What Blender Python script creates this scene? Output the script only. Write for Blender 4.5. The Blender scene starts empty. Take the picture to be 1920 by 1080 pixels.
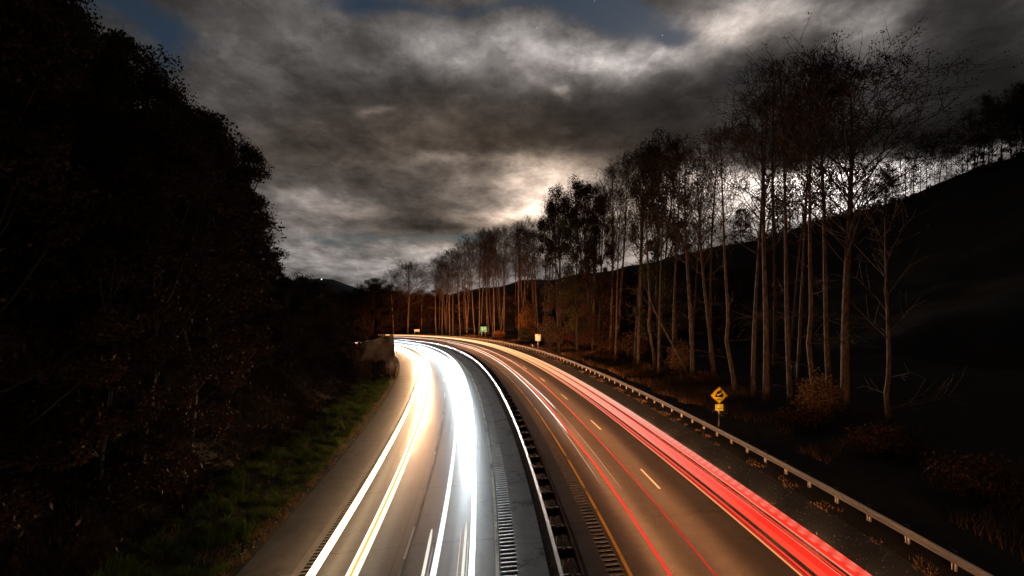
import bpy, math, random
import numpy as np
from mathutils import Vector, noise as mnoise
R = math.radians
rng = np.random.default_rng(7)
random.seed(7)
scn = bpy.context.scene
C = scn.collection

# ------------------------------------------------------------------ camera
H = 10.19                                   # eye height on the overpass
F = 950.0                                   # focal length in photo pixels (1920 wide)
HZ = 564.0                                  # photo row of the level horizon
cam_d = bpy.data.cameras.new('camera')
cam = bpy.data.objects.new('camera', cam_d); C.objects.link(cam)
cam.location = (0, 0, H); cam.rotation_euler = (R(90), 0, 0)
cam_d.sensor_width = 36; cam_d.lens = 36 * F / 1920
cam_d.shift_y = (HZ - 540) / 1920
cam_d.clip_end = 6000; cam_d.clip_start = .1
scn.camera = cam
scn.view_settings.view_transform = 'Standard'
scn.view_settings.look = 'None'
scn.view_settings.exposure = 0
scn.view_settings.gamma = 1
scn.cycles.use_denoising = True
scn.cycles.max_bounces = 5
scn.cycles.diffuse_bounces = 2
scn.cycles.glossy_bounces = 2
scn.cycles.transparent_max_bounces = 6
scn.cycles.sample_clamp_indirect = 2
scn.cycles.sample_clamp_direct = 0

# ------------------------------------------------------------------ node helpers
def new_mat(name):
    m = bpy.data.materials.new(name); m.use_nodes = True
    nt = m.node_tree; nt.nodes.clear()
    return m, nt
class NB:
    def __init__(s, nt): s.nt = nt; s.n = nt.nodes; s.l = nt.links
    def put(s, sock, v):
        if isinstance(v, bpy.types.NodeSocket): s.l.new(v, sock)
        elif v is not None:
            if sock.type == 'RGBA' and len(v) == 3: v = (*v, 1)
            sock.default_value = v
    def math(s, op, a, b=None, c=None, clamp=False):
        n = s.n.new('ShaderNodeMath'); n.operation = op; n.use_clamp = clamp
        s.put(n.inputs[0], a)
        if b is not None: s.put(n.inputs[1], b)
        if c is not None: s.put(n.inputs[2], c)
        return n.outputs[0]
    def vmath(s, op, a, b=None, sc=None):
        n = s.n.new('ShaderNodeVectorMath'); n.operation = op
        s.put(n.inputs[0], a)
        if b is not None: s.put(n.inputs[1], b)
        if sc is not None: s.put(n.inputs['Scale'], sc)
        return n.outputs['Value'] if op in ('LENGTH', 'DOT_PRODUCT') else n.outputs[0]
    def sep(s, v):
        n = s.n.new('ShaderNodeSeparateXYZ'); s.put(n.inputs[0], v); return n.outputs
    def comb(s, x, y, z=0.0):
        n = s.n.new('ShaderNodeCombineXYZ')
        for i, q in enumerate((x, y, z)): s.put(n.inputs[i], q)
        return n.outputs[0]
    def noise(s, vec, scale=5, detail=4, rough=.5, dist=0.0, col=False):
        n = s.n.new('ShaderNodeTexNoise')
        if vec is not None: s.put(n.inputs['Vector'], vec)
        s.put(n.inputs['Scale'], scale); s.put(n.inputs['Detail'], detail); s.put(n.inputs['Roughness'], rough)
        s.put(n.inputs['Distortion'], dist)
        return n.outputs['Color' if col else 'Fac']
    def ramp(s, v, a, b, smooth=True):
        n = s.n.new('ShaderNodeMapRange'); n.clamp = True
        n.interpolation_type = 'SMOOTHSTEP' if smooth else 'LINEAR'
        s.put(n.inputs[0], v); s.put(n.inputs[1], a); s.put(n.inputs[2], b)
        return n.outputs[0]
    def mix(s, f, a, b, mode='MIX'):
        n = s.n.new('ShaderNodeMix'); n.data_type = 'RGBA'; n.blend_type = mode
        s.put(n.inputs[0], f); s.put(n.inputs[6], a); s.put(n.inputs[7], b)
        return n.outputs[2]

# ------------------------------------------------------------------ night sky
MOON = Vector(((1545 - 960) / F, 1, (HZ - 330) / F)).normalized()
world = bpy.data.worlds.new('World'); scn.world = world
world.use_nodes = True
nt = world.node_tree; nt.nodes.clear(); b = NB(nt)
tc = nt.nodes.new('ShaderNodeTexCoord')
dx_, dy_, dz_ = b.sep(tc.outputs['Generated'])
ysafe = b.math('MAXIMUM', dy_, .12)
u0 = b.math('DIVIDE', dx_, ysafe); v0 = b.math('DIVIDE', dz_, ysafe)
# cloud deck seen in perspective: features flatten towards the horizon
inv_ = b.math('DIVIDE', 1.0, b.math('ADD', b.math('MAXIMUM', v0, 0.0), .32))
P0 = b.comb(b.math('MULTIPLY', u0, inv_), inv_)
w1 = b.vmath('SUBTRACT', b.noise(P0, 1.5, 4, .55, col=True), (.5, .5, .5))
w2 = b.vmath('SUBTRACT', b.noise(P0, 5.0, 5, .6, col=True), (.5, .5, .5))
flat = b.comb(1.0, b.math('MINIMUM', b.math('MULTIPLY_ADD', v0, 1.5, .22), 1.0), 0.0)
wsum = b.vmath('ADD', b.vmath('SCALE', w1, sc=.20), b.vmath('SCALE', w2, sc=.075))
P1 = b.vmath('ADD', b.comb(u0, v0), b.vmath('MULTIPLY', wsum, flat))
uw, vw, _ = b.sep(P1)
def blob(px, py, rx, ry, rot=0, power=1.0):
    u = (px - 960) / F; v = (HZ - py) / F
    ca, sa = math.cos(R(rot)), math.sin(R(rot))
    du = b.math('SUBTRACT', uw, u); dv = b.math('SUBTRACT', vw, v)
    a = b.math('DIVIDE', b.math('ADD', b.math('MULTIPLY', du, ca), b.math('MULTIPLY', dv, sa)), rx / F)
    c_ = b.math('DIVIDE', b.math('SUBTRACT', b.math('MULTIPLY', dv, ca), b.math('MULTIPLY', du, sa)), ry / F)
    q = b.math('ADD', b.math('MULTIPLY', a, a), b.math('MULTIPLY', c_, c_))
    return b.math('EXPONENT', b.math('MULTIPLY', q, -power))
def total(lst, base=0.0):
    t = base
    for (*g, amp) in lst:
        t = b.math('MULTIPLY_ADD', blob(*g), amp, t)
    return t
glow = total([(620, 75, 330, 70, 4, .020), (850, 85, 190, 55, 4, .08), (1010, 105, 190, 50, -4, .25), (1160, 112, 120, 26, 6, .22),
              (1350, 35, 130, 42, 16, .34), (1460, 10, 120, 34, 0, .20), (1610, 40, 85, 40, 10, .30), (430, 70, 110, 80, -10, .022),
              (1560, 332, 110, 24, 4, 6.0), (1545, 378, 100, 36, 0, 4.0), (1500, 365, 360, 48, 0, .55), (1330, 330, 120, 20, 4, .8), (1790, 302, 170, 14, 12, .6), (1190, 430, 170, 75, 0, .34),
              (985, 320, 120, 26, 8, .22), (1040, 350, 80, 34, 0, .50), (1000, 392, 110, 20, 6, .75), (890, 312, 110, 11, 3, .13),
              (600, 385, 110, 26, -6, .17), (760, 482, 360, 42, 0, .20), (880, 466, 120, 14, 4, .10), (560, 450, 110, 30, 0, .05), (1046, 176, 15, 11, 0, .30), (682, 228, 26, 8, 0, .09), (760, 540, 420, 30, 0, .10)], .050)
dark = total([(1230, 190, 250, 58, 12, .55), (1010, 215, 140, 36, 0, .25), (700, 170, 300, 60, 0, .12), (760, 330, 160, 26, 0, .12), (1850, 120, 220, 210, 0, .85),
              (830, 412, 130, 17, 0, .70), (1540, 250, 420, 38, 3, .82), (1450, 160, 150, 60, 0, .35), (200, 40, 200, 120, 0, .4)])
det = b.noise(P0, 3.4, 7, .58)
fine = b.noise(b.vmath('MULTIPLY', P0, (1, 1.3, 1)), 8, 6, .62)
lum = b.math('MULTIPLY', glow, b.math('SUBTRACT', 1.0, b.math('MINIMUM', dark, .93)))
lum = b.math('MULTIPLY', lum, b.math('MULTIPLY_ADD', b.ramp(det, .30, .70, False), 1.35, .42))
lum = b.math('MULTIPLY', lum, b.math('MULTIPLY_ADD', b.ramp(fine, .3, .7, False), .75, .66))
crisp = b.noise(b.vmath('ADD', P0, b.vmath('SCALE', w2, sc=.35)), 6.5, 8, .68)
lum = b.math('MULTIPLY', lum, b.math('MULTIPLY_ADD', b.ramp(crisp, .42, .62), .34, .83))
lum = b.math('ADD', lum, .008)
warm = b.math('MINIMUM', total([(900, 270, 520, 85, 0, .9), (1130, 420, 300, 110, 0, .6), (830, 410, 260, 50, 0, .5), (1350, 40, 160, 60, 0, .3)]), 1.0)
ccol = b.mix(warm, (1.04, .95, .91), (1.25, .93, .70))
clear = total([(1160, 30, 150, 38, -6, 1.2), (1235, 72, 80, 20, 0, .9), (665, 8, 130, 26, 0, 1.1), (230, 30, 150, 36, -20, 1.0), (300, 95, 60, 40, -40, .7),
               (930, 2, 200, 14, 0, .8), (790, 440, 190, 15, 0, .75), (910, 436, 60, 12, 0, .5), (620, 452, 90, 12, 0, .55)])
clear = b.ramp(b.math('MULTIPLY', clear, b.math('MULTIPLY_ADD', b.ramp(det, .3, .7, False), -.9, 1.35)), .15, 1.15)
sky = nt.nodes.new('ShaderNodeTexSky'); sky.sky_type = 'NISHITA'; sky.sun_disc = False
sky.sun_elevation = math.asin(MOON.z); sky.sun_rotation = math.atan2(MOON.x, MOON.y)
# moonlit clear sky: the same scattering as by day, thousands of times weaker
blue = b.vmath('SCALE', b.mix(1.0, sky.outputs[0], (.62, .69, .80), 'MULTIPLY'), sc=.027)
cloudc = b.vmath('SCALE', ccol, sc=lum)
skyc = b.mix(clear, cloudc, blue)
for sx, sy in ((1115, 2), (1242, 66), (1007, 52)):
    d = Vector(((sx - 960) / F, 1, (HZ - sy) / F)).normalized()
    dd = b.vmath('DOT_PRODUCT', b.vmath('NORMALIZE', tc.outputs['Generated']), tuple(d))
    skyc = b.vmath('ADD', skyc, b.vmath('SCALE', (1, 1, 1), sc=b.math('MULTIPLY', b.ramp(dd, 1 - 3e-7, 1 - 1e-8), .5)))
# below the horizon nothing shines
skyc = b.vmath('SCALE', skyc, sc=b.math('MULTIPLY', b.ramp(dz_, -.05, .0), b.math('MULTIPLY_ADD', b.ramp(dy_, -.1, .35), .8, .2)))   # unseen sky behind the view is dimmed to cut its ambient light
bg = nt.nodes.new('ShaderNodeBackground'); nt.links.new(skyc, bg.inputs[0]); bg.inputs[1].default_value = 1.0
wo = nt.nodes.new('ShaderNodeOutputWorld'); nt.links.new(bg.outputs[0], wo.inputs[0])

ml = bpy.data.lights.new('moon', 'SUN'); ml.energy = .012; ml.angle = R(3); ml.color = (.85, .9, 1)
mo = bpy.data.objects.new('moon', ml); C.objects.link(mo)
mo.rotation_euler = (-MOON).to_track_quat('-Z', 'Y').to_euler()

# ------------------------------------------------------------------ road alignment (s along the road, o metres right of the yellow line)
BQ, CQ = 1.3286e-5, .065848
KX0, KTH, K0, K1, K2, K3 = 4.62892, -.0025660, .00289013, -6.614500e-5, 1.34463536e-6, -5.3852156e-9
DS = .5
SS = np.arange(-20, 330, DS)
_u = np.clip(SS, 0, 165); _k = K0 + K1*_u + K2*_u**2 + K3*_u**3
_th = KTH - (np.cumsum(_k) - np.cumsum(_k)[20]) * DS
_dx, _dy = np.sin(_th)*DS, np.cos(_th)*DS
_X = np.cumsum(_dx); _Y = np.cumsum(_dy)
_X = _X - _X[20] + KX0 + _dx[20]; _Y = _Y - _Y[20] + 5 + _dy[20]
def grd(x, y): return -BQ*np.asarray(y)**2*1.0 + CQ*np.asarray(x)
def RP(s, o, z=0.0):
    x = np.interp(s, SS, _X); y = np.interp(s, SS, _Y); t = np.interp(s, SS, _th)
    x = x + o*np.cos(t); y = y - o*np.sin(t)
    return np.stack([x, y, grd(x, y) + z], -1)
def heading(s): return float(np.interp(s, SS, _th))
def to_so(x, y):
    d = np.hypot(_X - x, _Y - y); i = int(np.argmin(d)); t = _th[i]
    return SS[i], (x - _X[i])*math.cos(t) - (y - _Y[i])*math.sin(t)

# ------------------------------------------------------------------ object helpers
def mesh(name, V, Fc, mats=(), uv=None, smooth=False, midx=None, col=None):
    V = np.asarray(V, np.float32).reshape(-1, 3)
    me = bpy.data.meshes.new(name)
    me.vertices.add(len(V)); me.vertices.foreach_set('co', V.ravel())
    if isinstance(Fc, np.ndarray):
        k = Fc.shape[1]; n = len(Fc); flat = Fc.ravel(); tot = np.full(n, k)
    else:
        tot = np.array([len(f) for f in Fc]); n = len(Fc); flat = np.array([i for f in Fc for i in f])
    me.loops.add(len(flat)); me.loops.foreach_set('vertex_index', flat.astype(np.int32))
    me.polygons.add(n)
    st = np.concatenate([[0], np.cumsum(tot)[:-1]])
    me.polygons.foreach_set('loop_start', st.astype(np.int32)); me.polygons.foreach_set('loop_total', tot.astype(np.int32))
    for m in mats if isinstance(mats, (list, tuple)) else (mats,): me.materials.append(m)
    if midx is not None: me.polygons.foreach_set('material_index', np.asarray(midx, np.int32))
    if smooth: me.polygons.foreach_set('use_smooth', np.ones(n, bool))
    if uv is not None:
        l = me.uv_layers.new(name='UVMap'); l.data.foreach_set('uv', np.asarray(uv, np.float32)[flat].ravel())
    if col is not None:
        a = me.attributes.new('glow', 'FLOAT_COLOR', 'POINT')
        a.data.foreach_set('color', np.asarray(col, np.float32).ravel())
    me.update(calc_edges=True); me.validate()
    return me
def link(name, me, parent=None, loc=None):
    o = bpy.data.objects.new(name, me); C.objects.link(o)
    if parent: o.parent = parent
    if loc is not None: o.location = loc
    return o
def tag(o, label=None, cat=None, group=None, kind=None):
    if label: o['label'] = label
    if cat: o['category'] = cat
    if group: o['group'] = group
    if kind: o['kind'] = kind
    return o
def empty(name, loc=(0, 0, 0), rz=0):
    o = bpy.data.objects.new(name, None); C.objects.link(o); o.location = loc; o.rotation_euler.z = rz
    o.empty_display_size = .3
    return o
def copy_tree(o, parent=None):
    c = o.copy(); C.objects.link(c); c.parent = parent
    for ch in list(o.children): copy_tree(ch, c)
    return c
def join(parts):
    Vs, Fs, n = [], [], 0
    for V, Fc in parts:
        V = np.asarray(V, float).reshape(-1, 3)
        Vs.append(V); Fs += [tuple(int(i) + n for i in f) for f in Fc]; n += len(V)
    return np.concatenate(Vs), Fs
def box(x0, x1, y0, y1, z0, z1):
    V = [(x, y, z) for z in (z0, z1) for y in (y0, y1) for x in (x0, x1)]
    return V, [(0, 2, 3, 1), (4, 5, 7, 6), (0, 1, 5, 4), (2, 6, 7, 3), (0, 4, 6, 2), (1, 3, 7, 5)]
def tube(pts, rad, n=6, cap=True):
    pts = np.asarray(pts, float); rad = np.broadcast_to(np.asarray(rad, float), (len(pts),))
    t = np.gradient(pts, axis=0); t /= np.linalg.norm(t, axis=1)[:, None] + 1e-9
    ref = np.array([0, 0, 1.]) if abs(t[0, 2]) < .8 else np.array([1., 0, 0])
    u = np.cross(t, ref); u /= np.linalg.norm(u, axis=1)[:, None] + 1e-9
    w = np.cross(t, u)
    a = np.arange(n) / n * 2*math.pi
    V = pts[:, None] + rad[:, None, None]*(np.cos(a)[None, :, None]*u[:, None] + np.sin(a)[None, :, None]*w[:, None])
    i = np.arange(len(pts)-1)[:, None]*n; j = np.arange(n)[None]; j2 = (j+1) % n
    Fc = np.stack([i+j, i+j2, i+n+j2, i+n+j], -1).reshape(-1, 4)
    return V.reshape(-1, 3), Fc
def joinq(parts):
    Vs, Fs, n = [], [], 0
    for V, Fc in parts: Vs.append(V); Fs.append(Fc + n); n += len(V)
    return np.concatenate(Vs), np.concatenate(Fs)
def sheet(name, s0, s1, os_, ds, mat, zf=0.0, kind='structure', parent=None):
    s = np.arange(s0, s1 + ds*.5, ds); os_ = np.asarray(os_, float)
    Sg, O = np.meshgrid(s, os_, indexing='ij')
    z = zf(Sg, O) if callable(zf) else zf
    V = RP(Sg, O, z).reshape(-1, 3); nO = len(os_)
    i = np.arange(len(s)-1)[:, None]*nO; j = np.arange(nO-1)[None]
    Fc = np.stack([i+j, i+j+1, i+nO+j+1, i+nO+j], -1).reshape(-1, 4)
    o = link(name, mesh(name, V, Fc, mat, uv=np.stack([O, Sg], -1).reshape(-1, 2), smooth=True), parent)
    if kind: o['kind'] = kind
    return o

# ------------------------------------------------------------------ materials
def simple(name, base, rough=.7, metal=0.0, var=.0, scale=3.0, spec=.5, bump=0.0, base2=None, stretch=None):
    m, t = new_mat(name); q = NB(t)
    bs = t.nodes.new('ShaderNodeBsdfPrincipled'); out = t.nodes.new('ShaderNodeOutputMaterial')
    t.links.new(bs.outputs[0], out.inputs[0])
    tcn = t.nodes.new('ShaderNodeTexCoord'); vec = tcn.outputs['Object']
    if stretch: vec = q.vmath('MULTIPLY', vec, stretch)
    if var or base2:
        n = q.noise(vec, scale, 5, .6)
        b2 = base2 or tuple(c*(1-var) for c in base)
        q.put(bs.inputs['Base Color'], q.mix(q.ramp(n, .35, .65), base, b2))
        if bump:
            bn = t.nodes.new('ShaderNodeBump'); bn.inputs['Strength'].default_value = bump; bn.inputs['Distance'].default_value = .02
            t.links.new(n, bn.inputs['Height']); t.links.new(bn.outputs[0], bs.inputs['Normal'])
    else: bs.inputs['Base Color'].default_value = (*base, 1)
    bs.inputs['Roughness'].default_value = rough; bs.inputs['Metallic'].default_value = metal
    bs.inputs['Specular IOR Level'].default_value = spec
    return m
def leafmat(name, a, c, rough=.65):
    """two leaf colours that change from clump to clump and leaf to leaf"""
    m, t = new_mat(name); q = NB(t)
    g = t.nodes.new('ShaderNodeNewGeometry'); oi = t.nodes.new('ShaderNodeObjectInfo')
    f1 = q.math('ADD', q.math('MULTIPLY', g.outputs['Random Per Island'], .6), q.math('MULTIPLY', oi.outputs['Random'], .4))
    col = q.mix(f1, a, c)
    d = t.nodes.new('ShaderNodeBsdfPrincipled'); q.put(d.inputs['Base Color'], col); d.inputs['Roughness'].default_value = rough; d.inputs['Specular IOR Level'].default_value = .15
    tr = t.nodes.new('ShaderNodeBsdfTranslucent'); q.put(tr.inputs[0], col)
    mx = t.nodes.new('ShaderNodeMixShader'); mx.inputs[0].default_value = .3
    t.links.new(d.outputs[0], mx.inputs[1]); t.links.new(tr.outputs[0], mx.inputs[2])
    out = t.nodes.new('ShaderNodeOutputMaterial'); t.links.new(mx.outputs[0], out.inputs[0])
    return m
def roadmat(name, base, rough, tint=(1, 1, 1), stains=0.0, joint=(9.0, .030), tracks=(), seed=0.0, crack=.5):
    m, t = new_mat(name); q = NB(t)
    uvn = t.nodes.new('ShaderNodeUVMap'); uvn.uv_map = 'UVMap'; uv = q.vmath('ADD', uvn.outputs[0], (seed, seed*3.1, 0))
    ou, sv, _ = q.sep(uvn.outputs[0])
    grain = q.math('MULTIPLY_ADD', q.noise(uv, 60, 2, .7), .5, q.math('MULTIPLY', q.noise(uv, 17, 3, .75), .5))
    med = q.noise(uv, 1.6, 6, .62)
    big = q.noise(q.vmath('MULTIPLY', uv, (1, .12, 1)), .9, 3, .5)
    val = q.math('MULTIPLY', q.math('ADD', q.math('MULTIPLY', q.ramp(grain, .32, .68, False), 1.1), q.math('MULTIPLY_ADD', q.ramp(q.noise(uv, 34, 1, .5), .68, .74), 1.6, .45)), q.math('MULTIPLY_ADD', med, 1.1, .45))
    val = q.math('MULTIPLY', val, q.math('MULTIPLY_ADD', big, .7, .65))
    for (oc, w, amt) in tracks:       # polished wheel tracks and oil line
        d = q.math('DIVIDE', q.math('SUBTRACT', ou, oc), w)
        val = q.math('MULTIPLY', val, q.math('MULTIPLY_ADD', q.math('EXPONENT', q.math('MULTIPLY', q.math('MULTIPLY', d, d), -1.0)), amt, 1.0))
    if stains:
        st = q.ramp(q.math('MULTIPLY', q.noise(uv, 3.2, 6, .7), q.noise(uv, .7, 2, .5)), .27, .38)
        val = q.math('MULTIPLY', val, q.math('MULTIPLY_ADD', st, -stains, 1.0))
    # transverse cracks and joints
    if joint:
        wob = q.math('MULTIPLY', q.math('SUBTRACT', q.noise(uv, .9, 4, .6), .5), .9)
        jj = q.math('ADD', q.math('ADD', sv, wob), q.math('MULTIPLY', q.math('SUBTRACT', q.noise(q.comb(0.0, q.math('MULTIPLY', sv, .07)), 1, 0), .5), 16))
        fr = q.math('ABSOLUTE', q.math('SUBTRACT', q.math('FRACT', q.math('DIVIDE', jj, joint[0])), .5))
        jm = q.math('SUBTRACT', 1.0, q.ramp(fr, joint[1]*.5/joint[0], joint[1]*2.2/joint[0], False))
        val = q.math('MULTIPLY', val, q.math('MULTIPLY_ADD', jm, -.85, 1.0))
    if crack:
        vo = t.nodes.new('ShaderNodeTexVoronoi'); vo.feature = 'DISTANCE_TO_EDGE'; vo.inputs['Scale'].default_value = .45
        q.put(vo.inputs['Vector'], q.vmath('ADD', uv, q.vmath('SCALE', q.noise(uv, 2.2, 4, .6, col=True), sc=.9)))
        cm = q.math('MULTIPLY', q.math('SUBTRACT', 1.0, q.ramp(vo.outputs['Distance'], .006, .020, False)), q.ramp(q.noise(uv, .35, 2, .5), .5, .62))
        val = q.math('MULTIPLY', val, q.math('MULTIPLY_ADD', cm, -crack, 1.0))
    col = q.vmath('SCALE', tuple(base*c for c in tint), sc=val)
    bs = t.nodes.new('ShaderNodeBsdfPrincipled'); q.put(bs.inputs['Base Color'], col)
    q.put(bs.inputs['Roughness'], q.math('MULTIPLY_ADD', med, .16, rough - .08)); bs.inputs['Specular IOR Level'].default_value = .5
    bn = t.nodes.new('ShaderNodeBump'); bn.inputs['Strength'].default_value = .35; bn.inputs['Distance'].default_value = .006
    t.links.new(grain, bn.inputs['Height']); t.links.new(bn.outputs[0], bs.inputs['Normal'])
    out = t.nodes.new('ShaderNodeOutputMaterial'); t.links.new(bs.outputs[0], out.inputs[0])
    return m
def paintmat(name, col, wear=.45):
    m, t = new_mat(name); q = NB(t)
    uvn = t.nodes.new('ShaderNodeUVMap'); uvn.uv_map = 'UVMap'
    n = q.ramp(q.math('MULTIPLY', q.noise(uvn.outputs[0], 9, 6, .75), q.noise(uvn.outputs[0], .5, 2, .5)), .16 + .0*wear, .16 + .22*wear, False)
    bs = t.nodes.new('ShaderNodeBsdfPrincipled'); q.put(bs.inputs['Base Color'], q.mix(n, (.09, .085, .075), col))
    bs.inputs['Roughness'].default_value = .55
    out = t.nodes.new('ShaderNodeOutputMaterial'); t.links.new(bs.outputs[0], out.inputs[0])
    return m
M = {}
M['lane_l'] = roadmat('asphalt_left', .085, .5, (1, .98, .95), tracks=((-11.85, .3, .25), (-10.25, .3, .25), (-9.0, .04, -.7), (-6.75, .12, -.45), (-7.3, .35, .2), (-5.9, .35, .2)), seed=3)
M['lane_r'] = roadmat('asphalt_right', .09, .55, (1, .95, .88), tracks=((.85, .35, .25), (2.9, .35, .2), (1.9, .3, -.15), (4.6, .35, -.2), (6.2, .35, -.2)), seed=11, joint=(21, .012), crack=.55)
M['shoulder_l'] = roadmat('shoulder_left', .155, .55, (1, .95, .9), stains=.3, joint=(6, .02), seed=5)
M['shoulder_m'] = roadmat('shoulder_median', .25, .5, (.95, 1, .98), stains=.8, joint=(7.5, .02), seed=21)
M['shoulder_mr'] = roadmat('shoulder_median_right', .12, .6, (1, .97, .8), stains=.3, joint=(11, .02), seed=41)
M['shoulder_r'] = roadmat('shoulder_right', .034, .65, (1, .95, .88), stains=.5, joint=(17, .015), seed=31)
M['groove'] = simple('groove_shade', (.03, .027, .024), .85, var=.5, scale=20)  # dark colour paints extra shade into the milled grooves
M['median'] = simple('median_gravel', (.12, .10, .08), .9, base2=(.05, .04, .03), scale=9, bump=.5)
M['white_paint'] = paintmat('white_paint', (.75, .72, .66), .15)
M['cream_paint'] = paintmat('cream_paint', (.72, .66, .48), .45)
M['yellow_paint'] = paintmat('yellow_paint', (.80, .50, .05), .25)
M['faded_paint'] = paintmat('faded_paint', (.30, .28, .24), .9)
M['smooth_strip'] = roadmat('smooth_strip', .20, .45, (1, .95, .88), joint=None, seed=8, crack=0)
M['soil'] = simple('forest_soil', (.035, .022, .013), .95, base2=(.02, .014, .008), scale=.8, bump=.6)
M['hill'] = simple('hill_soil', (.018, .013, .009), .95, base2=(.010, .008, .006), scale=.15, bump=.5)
M['verge'] = simple('verge_soil', (.05, .045, .02), .95, base2=(.03, .035, .012), scale=2)
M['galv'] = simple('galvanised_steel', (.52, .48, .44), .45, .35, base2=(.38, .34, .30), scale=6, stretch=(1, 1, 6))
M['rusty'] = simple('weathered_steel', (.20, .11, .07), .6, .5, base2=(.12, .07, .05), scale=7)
M['wood_post'] = simple('creosoted_timber', (.03, .022, .016), .85, var=.5, scale=12)
M['steel_post'] = simple('post_steel', (.34, .30, .26), .5, .5, var=.3, scale=8)
M['dark_bark'] = simple('dark_bark', (.022, .016, .012), .9, var=.5, scale=5)
M['bark'] = simple('pale_bark', (.18, .115, .07), .9, base2=(.05, .034, .022), scale=5, stretch=(1, 1, .3), bump=.8)
M['twig'] = simple('dark_twig', (.10, .065, .045), .9, var=.4, scale=4)
M['dry_leaf'] = leafmat('dry_leaf', (.14, .055, .02), (.09, .045, .02))
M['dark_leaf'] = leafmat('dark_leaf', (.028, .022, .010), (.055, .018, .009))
M['green_leaf'] = leafmat('green_leaf', (.035, .045, .012), (.06, .035, .012))
M['orange_leaf'] = leafmat('orange_leaf', (.30, .12, .03), (.18, .09, .025))
M['red_leaf'] = leafmat('red_leaf', (.45, .02, .015), (.30, .02, .015))
M['grass'] = leafmat('grass_blade', (.045, .14, .015), (.12, .13, .03))
M['dry_grass'] = leafmat('dry_grass', (.30, .18, .07), (.20, .11, .05))
M['rock'] = simple('cut_rock', (.62, .44, .34), .95, base2=(.42, .29, .22), scale=.9, bump=1.0)
M['stone'] = simple('pale_stone', (.5, .46, .4), .8, var=.4, scale=30)
M['black'] = simple('sign_black', (.01, .01, .01), .5)
M['sign_yellow'] = simple('sign_yellow', (.95, .66, .01), .4)
M['sign_pale'] = simple('sign_pale_yellow', (.95, .85, .10), .4)
M['sign_white'] = simple('sign_white', (.92, .92, .92), .4)
M['sign_green'] = simple('sign_green', (.02, .60, .50), .4)
M['alu'] = simple('sign_post_steel', (.55, .5, .45), .5, .3)
def glowmat():
    m, t = new_mat('lamp_light'); a = t.nodes.new('ShaderNodeAttribute'); a.attribute_name = 'glow'
    e = t.nodes.new('ShaderNodeEmission'); t.links.new(a.outputs['Color'], e.inputs[0])
    out = t.nodes.new('ShaderNodeOutputMaterial'); t.links.new(e.outputs[0], out.inputs[0]); return m
M['glow'] = glowmat()

# ------------------------------------------------------------------ roads, shoulders, median
S0, S1 = -19, 180
GD = .035     # groove depth
def strips(name, o0, o1, mat, n=6, z=0.0, ds=1.0): return sheet(name, S0, S1, np.linspace(o0, o1, n), ds, mat, z)
strips('road', -12.20, -4.72, M['lane_l'], 16)
strips('road', -.28, 7.90, M['lane_r'], 16)
strips('road_shoulder', -15.25, -12.95, M['shoulder_l'], 6)
strips('road_shoulder', -12.95, -12.62, M['smooth_strip'], 3)
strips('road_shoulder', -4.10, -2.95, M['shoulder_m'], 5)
strips('road_shoulder', -1.55, -.82, M['shoulder_mr'], 4)
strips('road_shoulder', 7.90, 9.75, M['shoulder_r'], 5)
strips('median', -2.95, -1.55, M['median'], 5, -.03)
def rumble(o0, o1, pitch, width, mat, s_end=110, dens=1.0):
    """milled rumble strip: a pavement sheet with a real groove every pitch metres"""
    V, Fc, mi, uv = [], [], [], []; n = 0
    s = float(S0)
    def row(s, z):
        nonlocal n
        p = RP(np.array([s, s]), np.array([o0, o1]), z); V.extend(p); uv.extend([(o0, s), (o1, s)]); n += 2
        return n-2
    a = row(s, 0)
    while s < s_end:
        g0 = s + (pitch - width)/2; g1 = g0 + width; s += pitch
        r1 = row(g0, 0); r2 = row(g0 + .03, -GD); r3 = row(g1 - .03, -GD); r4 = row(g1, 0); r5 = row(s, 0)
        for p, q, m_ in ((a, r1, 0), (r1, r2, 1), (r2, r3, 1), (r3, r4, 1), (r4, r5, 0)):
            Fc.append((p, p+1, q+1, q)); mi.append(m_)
        a = r5
    while s < S1:
        s += 2; r = row(s, 0); Fc.append((a, a+1, r+1, r)); mi.append(2); a = r
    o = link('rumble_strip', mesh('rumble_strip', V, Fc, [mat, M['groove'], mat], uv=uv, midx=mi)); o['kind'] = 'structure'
rumble(-12.62, -12.20, .30, .19, M['shoulder_l'], 130)
rumble(-4.72, -4.10, .34, .20, M['shoulder_m'], 130)
rumble(-.82, -.28, .36, .19, M['shoulder_mr'], 110)
for o_, w_, m_ in ((-4.86, .14, 'cream_paint'), (-8.62, .14, 'faded_paint'), (-12.13, .12, 'white_paint'), (-.06, .13, 'yellow_paint'), (7.62, .12, 'faded_paint')):
    sheet('road_marking', S0, S1, [o_-w_/2, o_+w_/2], .5, M[m_], .005)
for base_o, s_first, mt in ((3.66, 1.3, 'white_paint'), (-8.62, 8.5, 'white_paint')):
    k = -1
    while True:
        sa = s_first + k*12.19; k += 1
        if sa > 230: break
        if sa < S0: continue
        sheet('lane_dash', sa - 3.05, sa, [base_o-.05, base_o+.05], .305, M[mt], .009)

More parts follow.
